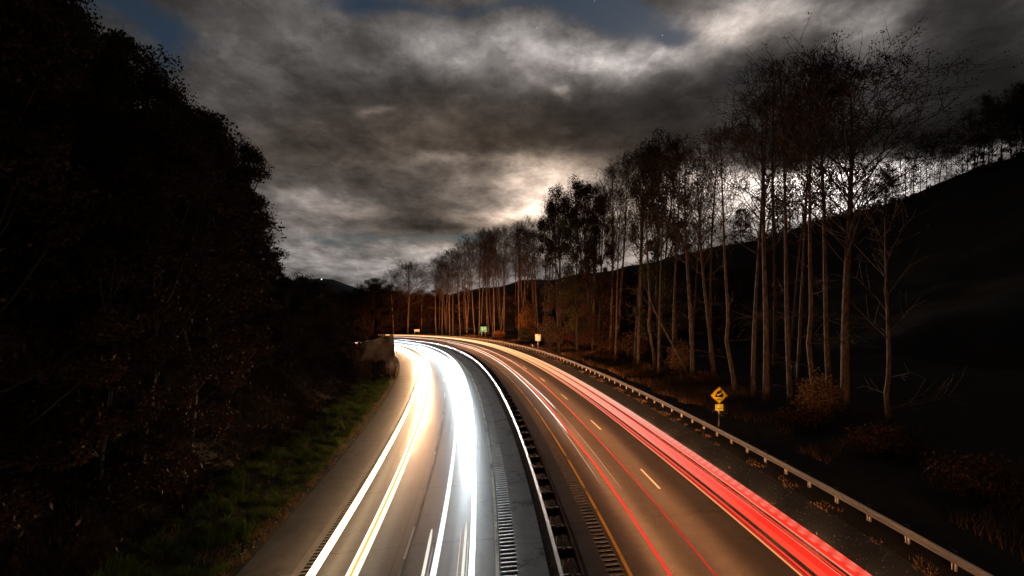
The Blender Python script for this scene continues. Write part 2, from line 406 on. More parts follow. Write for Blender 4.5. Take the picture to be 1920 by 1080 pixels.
# the land either side of the road
def fbm(x, y, sc): return mnoise.fractal(Vector((x*sc, y*sc, .3)), 1.0, 2.0, 4)
def left_prof(S_, O):
    d = -15.25 - O
    z = np.where(d < 1, .08*d, .08 + .28*(np.clip(d, 1, 5)-1) + .80*np.clip(d-5, 0, 26) + .25*np.clip(d-31, 0, 60))
    far = np.clip((S_-60)/90, 0, 1)
    z = z*(1 - .72*far)
    nz = np.vectorize(lambda a, c_: fbm(a, c_, .12))(S_, O)
    return z + nz*np.clip(d, 0, 6)*.14 - .02
def right_prof(S_, O):
    d = O - 9.75
    z = np.where(d < 1.2, -.03*d, -.036 - .16*(np.clip(d, 1.2, 5)-1.2) + .07*np.clip(d-6.5, 0, 50))
    nz = np.vectorize(lambda a, c_: fbm(a, c_, .15))(S_, O)
    return z + nz*np.clip(d-1, 0, 4)*.10
sheet('verge', S0, 300, -np.arange(15.25, 21.2, .45)[::-1], 1.6, M['verge'], left_prof)
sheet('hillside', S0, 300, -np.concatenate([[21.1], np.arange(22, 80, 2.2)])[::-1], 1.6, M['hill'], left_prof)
sheet('forest_floor', S0, 300, np.concatenate([np.arange(9.75, 18, .6), np.arange(18, 46, 2.)]), 2.0, M['soil'], right_prof)
def lz(s, o): return float(left_prof(np.array([float(s)]), np.array([float(o)]))[0])
def rz_(s, o): return float(right_prof(np.array([float(s)]), np.array([float(o)]))[0])
def gz(x, y):
    s, o = to_so(x, y); g = float(grd(x, y))
    if o < -15.25: return g + lz(s, max(o, -80))
    if o > 9.75: return g + rz_(s, min(o, 46))
    return g
# base ground to the horizon
g_ = np.linspace(-3500, 3500, 15)
Xg, Yg = np.meshgrid(g_, g_ + 1500, indexing='ij')
V = np.stack([Xg, Yg, np.full_like(Xg, -26.)], -1).reshape(-1, 3)
i = np.arange(14)[:, None]*15; j = np.arange(14)[None]
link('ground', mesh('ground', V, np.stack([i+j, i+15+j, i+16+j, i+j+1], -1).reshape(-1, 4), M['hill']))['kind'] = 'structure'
def loft(name, rows, n=40, m=10, mat=None, amp=1.2, sc=.05):
    """hill: lofted between matched polylines of points, roughened"""
    rows = [np.array(r, float) for r in rows]; k = len(rows[0])
    t = np.linspace(0, k-1, n)
    rr = [np.stack([np.interp(t, np.arange(k), r[:, c]) for c in range(3)], -1) for r in rows]
    G = []
    for a, c_ in zip(rr[:-1], rr[1:]):
        for q in range(m):
            e = q/m; G.append(a*(1-e) + c_*e)
    G.append(rr[-1]); G = np.array(G)
    for p in range(1, G.shape[0]):
        for q in range(n):
            G[p, q, 2] += fbm(G[p, q, 0], G[p, q, 1], sc)*amp
    i = np.arange(G.shape[0]-1)[:, None]*n; j = np.arange(n-1)[None]
    o = link(name, mesh(name, G.reshape(-1, 3), np.stack([i+j, i+j+1, i+n+j+1, i+n+j], -1).reshape(-1, 4), mat, smooth=True)); o['kind'] = 'structure'
    return o
def at(px, py, Y): return np.array([(px-960)/F*Y, Y, H + (HZ-py)/F*Y])
ridge = [at(2500, 120, 40), at(2200, 190, 55), at(1920, 288, 70), at(1700, 374, 84), at(1560, 405, 95), at(1440, 442, 108), at(1250, 488, 140), at(1000, 527, 220), at(820, 553, 300)]
toe = [(44, -5), (46, 15), (45, 40), (40, 63), (36, 80), (31, 96), (19, 122), (-4, 160), (-48, 215)]
toe = [np.array([x, y, gz(x, y) - .8]) for x, y in toe]
mid = [a*.45 + c_*.55 + np.array([0, 0, -1.5]) for a, c_ in zip(toe, ridge)]
back = [p + np.array([45, 45, -14]) for p in ridge]
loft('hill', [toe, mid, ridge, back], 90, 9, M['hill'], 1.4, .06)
# far rise behind the bend
loft('hill', [[at(x, 600, 250)*np.array([1, 1, 0]) + np.array([0, 0, -12]) for x in (420, 560, 650, 740, 830, 930)],
              [at(420, 540, 300), at(560, 548, 300), at(650, 562, 300), at(740, 572, 300), at(830, 562, 300), at(930, 556, 300)],
              [at(x, 600, 380) for x in (420, 560, 650, 740, 830, 930)]], 50, 6, M['hill'], 1.5, .05)
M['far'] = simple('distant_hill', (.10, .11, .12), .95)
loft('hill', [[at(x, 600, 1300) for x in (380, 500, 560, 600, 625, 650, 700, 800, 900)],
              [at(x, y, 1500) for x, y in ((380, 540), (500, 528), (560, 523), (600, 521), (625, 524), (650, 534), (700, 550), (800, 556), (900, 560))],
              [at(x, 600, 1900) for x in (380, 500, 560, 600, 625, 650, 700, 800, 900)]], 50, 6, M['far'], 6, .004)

# ------------------------------------------------------------------ guard rails
PROF = [(0, .72), (.03, .715), (.055, .69), (.08, .655), (.08, .625), (.055, .60), (.02, .575), (.01, .56), (.02, .545), (.055, .52), (.08, .495), (.08, .465), (.055, .43), (.03, .41), (0, .405)]
def beam(o, side, s0, s1, ds=.6):
    """W section rail swept along the road; side = +1 faces right"""
    s = np.arange(s0, s1, ds); prof = np.array(PROF)
    inner = [(max(0, a-.006), z) for a, z in PROF[::-1]]
    pr = np.array(PROF + [(a - .012, z) for a, z in PROF[::-1]]); k = len(pr)
    Sg = np.repeat(s[:, None], k, 1); O = o + side*pr[None, :, 0] + 0*Sg; Z = pr[None, :, 1] + 0*Sg
    V = RP(Sg, O, Z).reshape(-1, 3)
    i = np.arange(len(s)-1)[:, None]*k; j = np.arange(k)[None]; j2 = (j+1) % k
    return V, np.stack([i+j, i+j2, i+k+j2, i+k+j], -1).reshape(-1, 4)
def placed(name, me, parent, s, o, z=0.0):
    ob = link(name, me, parent); p = RP(float(s), float(o), z)
    pr = Vector(parent.location)
    ob.location = Vector(p) - pr; ob.rotation_euler.z = -heading(s); return ob
def rail_obj(name, V, Fc, mat, parent):
    V = V - np.array(parent.location); return link(name, mesh(name, V, Fc, mat, smooth=True), parent)

mb = empty('median_barrier', RP(0., -2.25))
tag(mb, 'double sided steel barrier on dark timber blocks running down the middle of the road', 'barrier')
DM = dict(l=-2.62, r=-1.98)
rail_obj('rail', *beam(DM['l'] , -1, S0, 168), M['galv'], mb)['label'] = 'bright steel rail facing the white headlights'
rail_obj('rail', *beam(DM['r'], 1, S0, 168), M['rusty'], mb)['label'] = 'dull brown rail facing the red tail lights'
post_me = mesh('post', *box(-.08, .08, -.10, .10, -.05, .70), M['wood_post'])
blk_me = mesh('spacer_block', *box(-.11, .11, -.10, .10, .36, .735), M['wood_post'])
rest = []
k = 0
for s in np.arange(-17.5, 168, 1.905):
    s_ = s + .27 - .5*.0
    if k < 99:
        p = placed('post', post_me, mb, s_, -2.30)
        for o_ in (-.20, .20):
            q = link('spacer_block', blk_me, p); q.location.x = o_
    else:
        c = RP(float(s_), -2.30)
        V, Fc = box(-.31, .31, -.10, .10, -.05, .72)
        rest.append((np.array(V) + c, Fc))
    k += 1

gr = empty('guardrail', RP(0., 10.4))
tag(gr, 'single steel guardrail on posts along the outer right shoulder in front of the forest', 'guardrail')
rail_obj('rail', *beam(10.43, -1, S0, 200), M['galv'], gr)
V, Fc = join([box(-.055, .055, -.07, -.06, -.6, .69), box(-.055, .055, .06, .07, -.6, .69), box(-.004, .004, -.06, .06, -.6, .69)])
gp_me = mesh('post', V, Fc, M['steel_post'])
gb_me = mesh('spacer_block', *box(-.12, .085, -.05, .05, .42, .67), M['wood_post'])
rest = []; k = 0
for s in np.arange(1.43 + 10 - 10 - 1.905*10, 200, 1.905):
    if k < 98:
        p = placed('post', gp_me, gr, s, 10.72); q = link('spacer_block', gb_me, p); q.location.x = -.16
    else:
        c = RP(float(s), 10.6); V, Fc = box(-.16, .16, -.06, .06, -.1, .76); rest.append((np.array(V) + c, Fc))
    k += 1
V, Fc = join(rest); tag(link('posts', mesh('posts', V - np.array(gr.location), Fc, M['steel_post']), gr), kind='stuff')

# ------------------------------------------------------------------ light trails with their lamp beams
def trail(offs, z, w, h, cols, label, s0=-19, s1=188, group=None, under=True, wig=0.0, ds=.5, name='light_trail'):
    """a closed bar swept along the lane where a lamp passed; offs=[(s,o)...], cols=[(s,(r,g,b))...]"""
    s1 = min(s1, 145 + (offs[-1][1] + 12)*2.3)
    s = np.arange(s0, s1, ds); n = len(s)
    o = np.interp(s, [a for a, _ in offs], [c for _, c in offs])
    c = np.stack([np.interp(s, [a for a, _ in cols], [q[i] for _, q in cols]) for i in range(3)], -1)
    zz = z + wig*np.sin(s*2.1)*.02
    pr = [(-w/2, -h/2), (w/2, -h/2), (w/2, h/2), (-w/2, h/2)]
    taper = np.clip(np.minimum(s - s0, s1 - s)/1.2, .05, 1)
    O = np.stack([o + a*taper for a, _ in pr], 1); Z = np.stack([zz + b_ for _, b_ in pr], 1)
    V = RP(np.repeat(s[:, None], 4, 1), O, Z)
    org = RP(float(max(s0, 0)), float(np.interp(max(s0, 0), [a for a, _ in offs], [c_ for _, c_ in offs])))
    V = V.reshape(-1, 3) - org
    i = np.arange(n-1)[:, None]*4; Fc = []; mi = []
    Fq = np.stack([i[:, 0]*1]*1, 0)
    for q in range(4):
        a, b2 = q, (q+1) % 4
        f = np.stack([i[:, 0]+a, i[:, 0]+b2, i[:, 0]+4+b2, i[:, 0]+4+a], -1); Fc.append(f)
        mi += [1 if (q == 0 and not under) else 0]*len(f)
    Fc = np.concatenate(Fc)
    col = np.repeat(np.concatenate([c, np.ones((n, 1))], 1), 4, 0)
    ob = link(name, mesh(name, V, Fc, [M['glow'], M['black']], midx=mi, col=col), loc=org)
    return tag(ob, label, 'light trail', group)
def beams(parent, o, z, toward, col, sl, size=62, pitch=5.0, soft=.12, yaw=0.0):
    org = Vector(parent.location)
    for s, e in sl:
        ld = bpy.data.lights.new('headlamp_beam', 'SPOT'); ld.energy = e; ld.color = col
        ld.spot_size = R(size); ld.spot_blend = 1.0; ld.shadow_soft_size = soft
        lo = bpy.data.objects.new('headlamp_beam', ld); C.objects.link(lo); lo.parent = parent
        lo.location = Vector(RP(float(s), o, z)) - org
        t = heading(s); d = Vector((math.sin(t), math.cos(t), 0))*(-1 if toward else 1)
        cy, sy = math.cos(R(yaw)), math.sin(R(yaw)); d = Vector((d.x*cy - d.y*sy, d.x*sy + d.y*cy, 0))
        # the road's own slope
        d.z = CQ*d.x - 2*BQ*RP(float(s), o)[1]*d.y - math.tan(R(pitch)); d.normalize()
        lo.rotation_euler = d.to_track_quat('-Z', 'Y').to_euler()
WW = lambda k: (k, k*.93, k*.80)
WARM = lambda k: (k, k*.88, k*.66)
COOL = lambda k: (k*.95, k*1.0, k*1.0)
GW = 'white headlight trails on the left carriageway'
t1 = trail([(0, -11.65), (20, -11.85), (46, -11.98), (120, -12.0)], .65, .26, .12, [(0, (6.5, 4.4, 2.5)), (60, (6.5, 4.4, 2.5)), (100, (4, 3, 2)), (200, (3, 2.4, 1.7))], 'thick warm white headlight trail nearest the left shoulder rumble strip', group=GW)
t2 = trail([(0, -10.22), (20, -10.44), (46, -10.62), (120, -10.6)], .65, .17, .12, [(0, WARM(1.5)), (50, WARM(2.2)), (200, WARM(4))], 'left half of the split warm headlight trail with a yellow core', group=GW)
trail([(0, -9.98), (20, -10.2), (46, -10.4), (120, -10.4)], .65, .17, .12, [(0, WARM(1.5)), (50, WARM(2.2)), (200, WARM(4))], 'right half of the split warm headlight trail with a yellow core', group=GW)
trail([(0, -10.10), (20, -10.32), (46, -10.51), (120, -10.5)], .72, .09, .03, [(0, (1.0, .62, .12)), (200, (2, 1.4, .5))], 'thin yellow core between the two halves of the split warm headlight trail', group=GW)
t4 = trail([(0, -7.14), (20, -7.28), (60, -7.3)], .65, .20, .12, [(0, COOL(1.2)), (50, COOL(1.4)), (200, COOL(2))], 'bright cool white headlight trail left of its twin in the fast lane', group=GW)
trail([(0, -5.76), (20, -6.02), (60, -6.05)], .65, .20, .12, [(0, COOL(2.4)), (50, COOL(2.5)), (200, COOL(2))], 'bright cool white headlight trail nearest the cream line and median shoulder', group=GW)
trail([(0, -7.46), (7, -7.62)], .65, .11, .06, [(0, WW(1.1)), (7, WW(.9))], 'short white trail ending left of the long cool white trails at the near edge', s1=7.0, group=GW)
trail([(0, -7.32), (7, -7.46)], .60, .02, .02, [(0, (.5, .42, .4))], 'hair thin pale trail beside the short left white trail', s1=5.5, group=GW)
trail([(0, -6.27), (7, -6.36)], .65, .025, .02, [(0, (1.0, .6, .4))], 'hair thin orange trail between the fast lane headlight trails', s1=6.9, group=GW)
trail([(0, -6.08), (7, -6.16)], .65, .10, .06, [(0, WW(1.1)), (7, WW(.9))], 'short white trail ending between the two long cool white trails', s1=7.2, group=GW)
trail([(0, -5.95), (7, -6.04)], .62, .02, .02, [(0, (.8, .8, .6))], 'hair thin pale green trail touching the right cool white trail', s1=6.0, group=GW)
LS = np.concatenate([np.arange(3, 90, 3.), np.arange(90, 180, 6.)])
beams(t1, -11.2, .66, True, (1, .54, .28), [(s, 35 + 4*s + .30*s*s + .006*s**3) for s in LS], size=34, pitch=1, soft=.35)
# dipped beams throw their light towards the verge
beams(t1, -12.3, .66, True, (1, .56, .27), [(s, (620 + 6*s)*(.55 if s < 30 else 1)) for s in np.arange(1, 86, 2.)], size=54, pitch=0, soft=.3, yaw=-20)
beams(t4, -6.55, .66, True, (.86, .95, 1), [(s+1.5, 45 + 7*s + .75*s*s) for s in LS], size=30, pitch=1, soft=.35)
GR = 'red tail light trails on the right carriageway'
RED = lambda k, g=.03: (k, k*g, k*g*.6)
r1 = trail([(0, .81), (12, .80), (18, .68), (60, .7)], .8, .10, .05, [(-19, RED(.75, .04)), (20, RED(.95, .07)), (45, RED(1.3, .25)), (90, (2.4, 1.5, 1.1)), (200, (3, 1.8, 1.2))], 'soft red tail light trail nearest the yellow line', group=GR, under=False)
trail([(0, 2.24), (20, 2.10), (60, 2.12)], .8, .055, .04, [(-19, RED(.35, .05)), (4, RED(.5, .06)), (20, RED(.85, .07)), (45, RED(1.2, .2)), (90, (2.2, 1.3, 1.0)), (200, (2.6, 1.5, 1.1))], 'dimmer thin red trail in the middle of the passing lane', group=GR, under=False)
trail([(20, .67), (47, .49), (80, .45)], .60, .07, .04, [(20, (.4, .3, .25)), (24, (1.6, 1.5, 1.4)), (60, (2, 1.8, 1.6)), (110, (2.2, 1.7, 1.3))], 'white streak hugging the left of the soft red trail where the road bends', s0=20, s1=120, group=GR)
trail([(28, 1.24), (46, 1.02), (60, .95)], .60, .05, .03, [(28, (.3, .28, .25)), (31, (1.5, 1.5, 1.5)), (60, (1.5, 1.4, 1.3))], 'short white streak between the two passing lane red trails', s0=28, s1=58, group=GR)
trail([(0, 1.30), (30, 1.22), (60, 1.2)], .7, .012, .012, [(0, (.25, .20, .14)), (14, (.7, .55, .4)), (40, (.5, .4, .3))], 'hair thin pale trail between the two passing lane red trails', s0=9, s1=40, group=GR, under=False)
trail([(0, .45), (30, .42), (60, .42)], .7, .014, .012, [(0, (.3, .25, .2)), (14, (.8, .7, .6)), (40, (.8, .7, .6))], 'hair thin pale trail just left of the soft red trail', s0=10, s1=24, group=GR, under=False)
# lorry and slow lane tail lights
FARC = [(70, (1.3, .62, .26)), (110, (1.7, .95, .42)), (260, (2.2, 1.2, .6))]
def rr(dx, w, z, near, midc, lab, h=.035, **kw):
    return trail([(0, dx), (16, dx-.28), (50, dx-.55), (80, dx-.85), (160, dx-.95)], z, w, h, [(-19, near), (4, near), (24, midc)] + FARC, lab, group=GR, under=False, **kw)
tr_ = rr(4.62, .05, 1.0, (1.0, .34, .12), (1.0, .30, .18), 'thin orange trail at the left edge of the wide red band')
rr(4.74, .035, .99, (.75, .02, .01), (.85, .05, .04), 'thin dark red trail beside the orange edge trail')
rr(4.86, .07, 1.0, (1.0, .05, .03), (1.0, .16, .12), 'narrow red trail left of the first dark gap in the wide red band')
rr(5.24, .26, 1.0, (1.0, .07, .035), (1.0, .36, .27), 'broad pinkish red band just right of the first dark gap')
rr(5.55, .33, .99, (1.0, .035, .018), (1.0, .33, .25), 'broadest saturated red band in the middle of the slow lane')
rr(5.735, .03, 1.0, (1.0, .20, .12), (1.0, .38, .28), 'thin light pink line on the right rim of the broadest red band')
rr(5.86, .05, 1.0, (1.0, .04, .02), (.8, .03, .02), 'thin red trail standing alone inside the second dark gap')
rr(6.06, .03, 1.0, (1.0, .24, .15), (1.0, .40, .30), 'thin pale line right of the second dark gap')
rr(6.17, .15, 1.0, (1.0, .04, .02), (1.0, .33, .25), 'red band between the pale line and the striped band')
# flickering lamp: its trail is banded
def striped():
    s0, s1, ds = -19, 260, .06
    ob = rr(6.45, .34, 1.0, (1.0, .03, .015), (1.0, .36, .28), 'outermost red band with regular bright and dim stripes beside the right shoulder', ds=.0625)
    a = ob.data.attributes['glow'].data; n = len(a); buf = np.zeros(n*4, np.float32); a.foreach_get('color', buf)
    buf = buf.reshape(-1, 4, 4); s = np.arange(len(buf))*.0625 - 19
    sg = s[:, None] + np.array([-.2, .2, .2, -.2])[None]*1.0
    ph = (.5 + .5*np.sin(sg*2*math.pi/.62))
    f = np.clip(1 - (s - 30)/30, 0, 1)[:, None]
    buf[:, :, 1] += .16*ph*f; buf[:, :, 2] += .11*ph*f
    buf[:, :, 0] *= 1 - .15*(1-ph)*f
    a.foreach_set('color', buf.ravel())
striped()
RS = np.concatenate([np.arange(-20, 20, 2.), np.arange(20, 100, 3.), np.arange(100, 184, 6.)])
beams(r1, 1.4, .66, False, (1, .385, .145), [(s, (9500 + 130*s)*(1 if s < 110 else .35)) for s in RS], size=29, pitch=1, soft=.3)
beams(tr_, 3.4, .72, False, (1, .385, .145), [(s, (7500 + 90*s)*(1 if s < 110 else .35)) for s in RS], size=29, pitch=1, soft=.3)
beams(tr_, 7.0, .95, False, (1, .50, .22), [(s+1.5, 1700 if s < 115 else 800) for s in np.arange(-16, 170, 4.)], size=84, pitch=-4, soft=.3)

# ------------------------------------------------------------------ road signs
def rbox(w, h, t, r, n=4):
    pts = []
    for cx, cy, a0 in ((w/2-r, h/2-r, 0), (-w/2+r, h/2-r, 90), (-w/2+r, -h/2+r, 180), (w/2-r, -h/2+r, 270)):
        for q in range(n+1): a = R(a0 + 90*q/n); pts.append((cx + r*math.cos(a), cy + r*math.sin(a)))
    return prism(pts, t)
def prism(pts, t, y=0.0):
    k = len(pts); V = [(x, y - t/2, z) for x, z in pts] + [(x, y + t/2, z) for x, z in pts]
    return V, [tuple(range(k)), tuple(range(2*k-1, k-1, -1))] + [(i, i+k, (i+1) % k + k, (i+1) % k) for i in range(k)]
def text_mesh(s, size, mat_name):
    cu = bpy.data.curves.new('lettering', 'FONT'); cu.body = s; cu.size = size; cu.align_x = 'CENTER'; cu.align_y = 'CENTER'; cu.extrude = .002
    cu.offset = size*.012
    to = bpy.data.objects.new('lettering', cu); C.objects.link(to)
    dg = bpy.context.evaluated_depsgraph_get(); me = bpy.data.meshes.new_from_object(to.evaluated_get(dg))
    C.objects.unlink(to); bpy.data.objects.remove(to); me.materials.clear(); me.materials.append(M[mat_name])
    return me
def on_face(name, me, parent, x, y, z): 
    o = link(name, me, parent); o.location = (x, y, z); o.rotation_euler = (R(90), 0, 0); return o

sg = empty('warning_sign', RP(21.6, 12.42, -.25), -.02)
tag(sg, 'yellow diamond warning sign with a lorry on a slope above a small yellow plate', 'road sign')
link('post', mesh('post', *join([box(-.04, .04, -.02, .02, 0, 2.3), box(-.055, .055, .02, .026, 0, 2.3)]), M['alu']), sg)
dm = link('diamond_panel', mesh('diamond_panel', *rbox(.90, .90, .006, .06), M['sign_yellow']), sg); dm.location = (0, -.04, 2.33); dm.rotation_euler.y = R(45)
bd = []
for sgn in range(4):
    a = R(90*sgn); V, Fc = box(-.40, .40, -.0045, -.0035, .395, .41)
    V = [(x*math.cos(a) + z*math.sin(a), y, -x*math.sin(a) + z*math.cos(a)) for x, y, z in V]; bd.append((V, Fc))
V, Fc = join(bd); link('border', mesh('border', V, Fc, M['black']), dm)
slope = [(-.35, -.16), (.30, -.16), (.30, .14)]
def rot(pts, a, cx, cz):
    a = R(a); return [(cx + x*math.cos(a) - z*math.sin(a), cz + x*math.sin(a) + z*math.cos(a)) for x, z in pts]
parts = [prism(slope, .003)]
A = 25
parts.append(prism(rot([(-.20, -.02), (.20, -.02), (.20, .20), (-.20, .20)], A, .05, .13), .003))          # box body
parts.append(prism(rot([(-.13, -.09), (.0, -.09), (.0, .12), (-.05, .12), (-.10, .03), (-.13, .01)], A, -.165, .03), .003))  # cab
for wx in (-.22, .12, .19):
    parts.append(prism(rot([(.035*math.cos(q*R(30)), .035*math.sin(q*R(30))) for q in range(12)], 0, wx*math.cos(R(A))+.06-.02, wx*math.sin(R(A))+.035), .003))
V, Fc = join(parts); pc = link('lorry_symbol', mesh('lorry_symbol', V, Fc, M['black']), sg); pc.location = (0, -.046, 2.36)
on_face('lettering', text_mesh('6%', .20, 'black'), sg, .0, -.045, 2.06)
pl = link('plate', mesh('plate', *rbox(.62, .50, .006, .03), M['sign_pale']), sg); pl.location = (0, -.04, 1.43)
on_face('lettering', text_mesh('NEXT', .15, 'sign_yellow'), sg, .04, -.045, 1.52)
on_face('lettering', text_mesh('5 MILES', .13, 'black'), sg, .02, -.045, 1.34)

ws = empty('road_sign', RP(88.5, 13.29, -.4), .1)
tag(ws, 'blank looking white rectangular sign on one post beside the guardrail', 'road sign')
link('post', mesh('post', *box(-.05, .05, -.03, .03, 0, 2.6), M['alu']), ws)
p_ = link('panel', mesh('panel', *rbox(1.12, 1.42, .01, .08), M['sign_white']), ws); p_.location = (0, -.05, 2.65)

gs = empty('road_sign', RP(137.4, 18.29, -.3), .2)
tag(gs, 'green sign with illegible white lettering on two posts before the forest edge', 'road sign')
for x in (-.62, .52): link('post', mesh('post', *box(x-.06, x+.06, -.04, .04, 0, 3.2), M['alu']), gs)
p_ = link('panel', mesh('panel', *rbox(2.15, 1.68, .01, .12), M['sign_green']), gs); p_.location = (0, -.06, 2.55)
rows = [box(x0, x1, -.075, -.068, z0, z1) for x0, x1, z0, z1 in ((-.85, -.25, 3.0, 3.13), (.0, .6, 3.02, 3.12), (-.7, -.1, 2.66, 2.82), (.05, .85, 2.64, 2.80), (-.8, .1, 2.38, 2.52), (.25, .75, 2.36, 2.50), (-.6, -.2, 2.05, 2.2), (.3, .85, 2.05, 2.18))]
V, Fc = join(rows + [box(-.98, .98, -.075, -.068, 3.30, 3.33), box(-.98, .98, -.075, -.068, 1.77, 1.80), box(-1.0, -.97, -.075, -.068, 1.77, 3.33), box(.97, 1.0, -.075, -.068, 1.77, 3.33)])
link('lettering', mesh('lettering', V, Fc, M['sign_white']), gs)

fs = empty('road_sign', at(781.5, 632, 195), .3)
tag(fs, 'small cream coloured wide sign beyond the far bend', 'road sign')
for x in (-.8, .8): link('post', mesh('post', *box(x-.06, x+.06, -.05, .05, -1, 3), M['alu']), fs)
p_ = link('panel', mesh('panel', *rbox(2.1, .85, .01, .1), M['sign_white']), fs); p_.location = (0, -.06, 2.55)

def delineator(loc, h, lean, lab, face):
    e = empty('delineator_post', loc); e.rotation_euler = (0, R(lean), 0)
    tag(e, lab, 'marker post')
    link('post', mesh('post', *prism([(-.045, 0), (.045, 0), (.045, h-.04), (.02, h), (-.02, h), (-.045, h-.04)], .01), M['alu'] if face else M['steel_post']), e)
    if face: link('reflector', mesh('reflector', *box(-.04, .04, -.012, -.0055, h-.25, h-.06), M['sign_white']), e)
delineator(RP(86., 11.6, -.1), 1.3, -16, 'leaning white marker post just left of the white sign', True)
delineator(RP(67., 11.7, -.1), 1.3, -18, 'thin leaning marker post right of the white sign behind the guardrail', False)
delineator(RP(60., -15.9, 0), 1.5, -14, 'leaning pale marker post at the foot of the rock cut', True)
delineator(RP(62.5, -16.0, 0), 1.5, -8, 'second slimmer marker post behind the leaning one at the rock cut', False)

# distant lamp on the far hill
lp = empty('street_lamp', at(603, 523.5, 1440))
tag(lp, 'single tiny white lamp shining on the distant hill', 'street lamp')
link('pole', mesh('pole', *box(-.3, .3, -.3, .3, -14, 0), M['steel_post']), lp)
vs, fs_ = tube([(0, 0, -1.8), (0, 0, -1.3), (0, 0, 0), (0, 0, 1.3), (0, 0, 1.8)], [.3, 1.4, 2.0, 1.4, .3], 8)
link('lamp_head', mesh('lamp_head', vs, fs_, M['glow'], col=np.tile([1.6, 1.6, 1.6, 1], (len(vs), 1))), lp)

# ------------------------------------------------------------------ trees
ONES = 'zeroth first second third fourth fifth sixth seventh eighth ninth tenth eleventh twelfth thirteenth fourteenth fifteenth sixteenth seventeenth eighteenth nineteenth twentieth'.split()
def nth(n):
    if n <= 20: return ONES[n]
    t, u = divmod(n, 10); T = {2: 'twenty', 3: 'thirty', 4: 'forty', 5: 'fifty', 6: 'sixty', 7: 'seventy'}[t]
    return T[:-1] + 'ieth' if u == 0 else T + '-' + ONES[u]
def rnd(a, c_): return random.uniform(a, c_)
def branch(parts, tips, p, d, L, r, level, spread, up, nseg=4, sides=4):
    pts = [np.array(p)]; d = np.array(d, float); d /= np.linalg.norm(d)
    for q in range(nseg):
        d = d + np.array([rnd(-1, 1), rnd(-1, 1), rnd(-.4, 1)*up])*.16; d /= np.linalg.norm(d)
        pts.append(pts[-1] + d*L/nseg)
    r = max(r, .022); rad = np.linspace(r, max(r*.3, .010), len(pts))
    parts.append(tube(pts, rad, sides))
    if level == 0: tips.append((pts[-1], d)); tips.append((pts[len(pts)//2], d)); return
    nb = {3: 7, 2: 6, 1: 5}[level]
    for q in range(nb):
        f = rnd(.25, 1.0); k = min(int(f*nseg), nseg-1); pp = pts[k] + (pts[k+1]-pts[k])*(f*nseg-k)
        a = rnd(0, 2*math.pi); side = np.cross(d, [math.cos(a), math.sin(a), .3]); side /= np.linalg.norm(side) + 1e-6
        nd = d*(1 - spread*.5) + side*spread + np.array([0, 0, up*.35])
        branch(parts, tips, pp, nd, L*rnd(.38, .6), r*(1-f*.6)*.5, level-1, spread, up, 3, 3)
def leaf_quads(P, size, jit=.5):
    n = len(P); P = np.asarray(P)
    a = rng.normal(size=(n, 3)); a /= np.linalg.norm(a, axis=1)[:, None]
    c_ = rng.normal(size=(n, 3)); c_ = np.cross(a, c_); c_ /= np.linalg.norm(c_, axis=1)[:, None] + 1e-9
    s = size*rng.uniform(1-jit, 1+jit, (n, 1))
    V = np.stack([P - a*s*.5, P + c_*s*.28, P + a*s*.5, P - c_*s*.28], 1).reshape(-1, 3)
    return V, np.arange(n*4).reshape(-1, 4)
def poplar(Ht, lean, crown0, crownr, nb, leaves, leafsize, r0, leafmat_, fine=2, kink=0.0):
    """tall forest tree: returns trunk mesh and crown mesh, foot at the origin"""
    tp = []; x = y = 0.0; n = 14
    lx, ly = lean
    ph = rnd(0, 6)
    for q in range(n+1):
        f = q/n
        tp.append((lx*f*Ht + kink*math.exp(-((f-.2)/.07)**2) + .012*Ht*math.sin(ph + f*5)*f, ly*f*Ht + .010*Ht*math.cos(ph + f*4)*f, f*Ht*.97))
    tp = np.array(tp); tr = r0*(1 - .93*np.linspace(0, 1, n+1))**.8; tr *= .82; tr[0] *= 1.3
    tv, tf = tube(tp, tr, 9)
    wood, tips = [], []
    for q in range(nb):
        f = crown0 + (1-crown0)*((q + rnd(0, .8))/nb)**.9; f = min(f, .98)
        k = min(int(f*n), n-1); p = tp[k] + (tp[k+1]-tp[k])*(f*n-k)
        a = q*2.4 + rnd(-.5, .5); rel = (f-crown0)/(1-crown0)
        prof = crownr*(.55 + .9*rel)*(1 - rel**3.0)*1.35 + .9
        el = R(rnd(38, 56) + 12*rel)
        d = np.array([math.cos(a)*math.cos(el), math.sin(a)*math.cos(el), math.sin(el)])
        branch(wood, tips, p, d, prof*rnd(.95, 1.2), max(.02, tr[k]*.42), fine, .75, .55, 5, 4)
    for q in range(5):   # a few dead lower limbs
        f = rnd(.12, crown0); k = int(f*n); p = tp[k]; a = rnd(0, 6.28)
        branch(wood, [], p, (math.cos(a), math.sin(a), rnd(-.1, .5)), rnd(1.5, 4), .04, 1, .6, .2, 4, 3)
    wv, wf = joinq(wood)
    T = np.array([t[0] for t in tips])
    me_t = mesh('trunk', tv, tf, M['bark'], smooth=True)
    idx = rng.integers(0, len(T), leaves)
    P = T[idx] + rng.normal(size=(leaves, 3))*np.array([.17, .17, .15])
    lv, lf = leaf_quads(P, leafsize)
    V, Fc = joinq([(wv, wf), (lv, lf)])
    mi = np.concatenate([np.zeros(len(wf)), np.ones(len(lf))])
    me_c = mesh('crown', V, Fc, [M['twig'], leafmat_], midx=mi)
    return me_t, me_c, tp[-1]
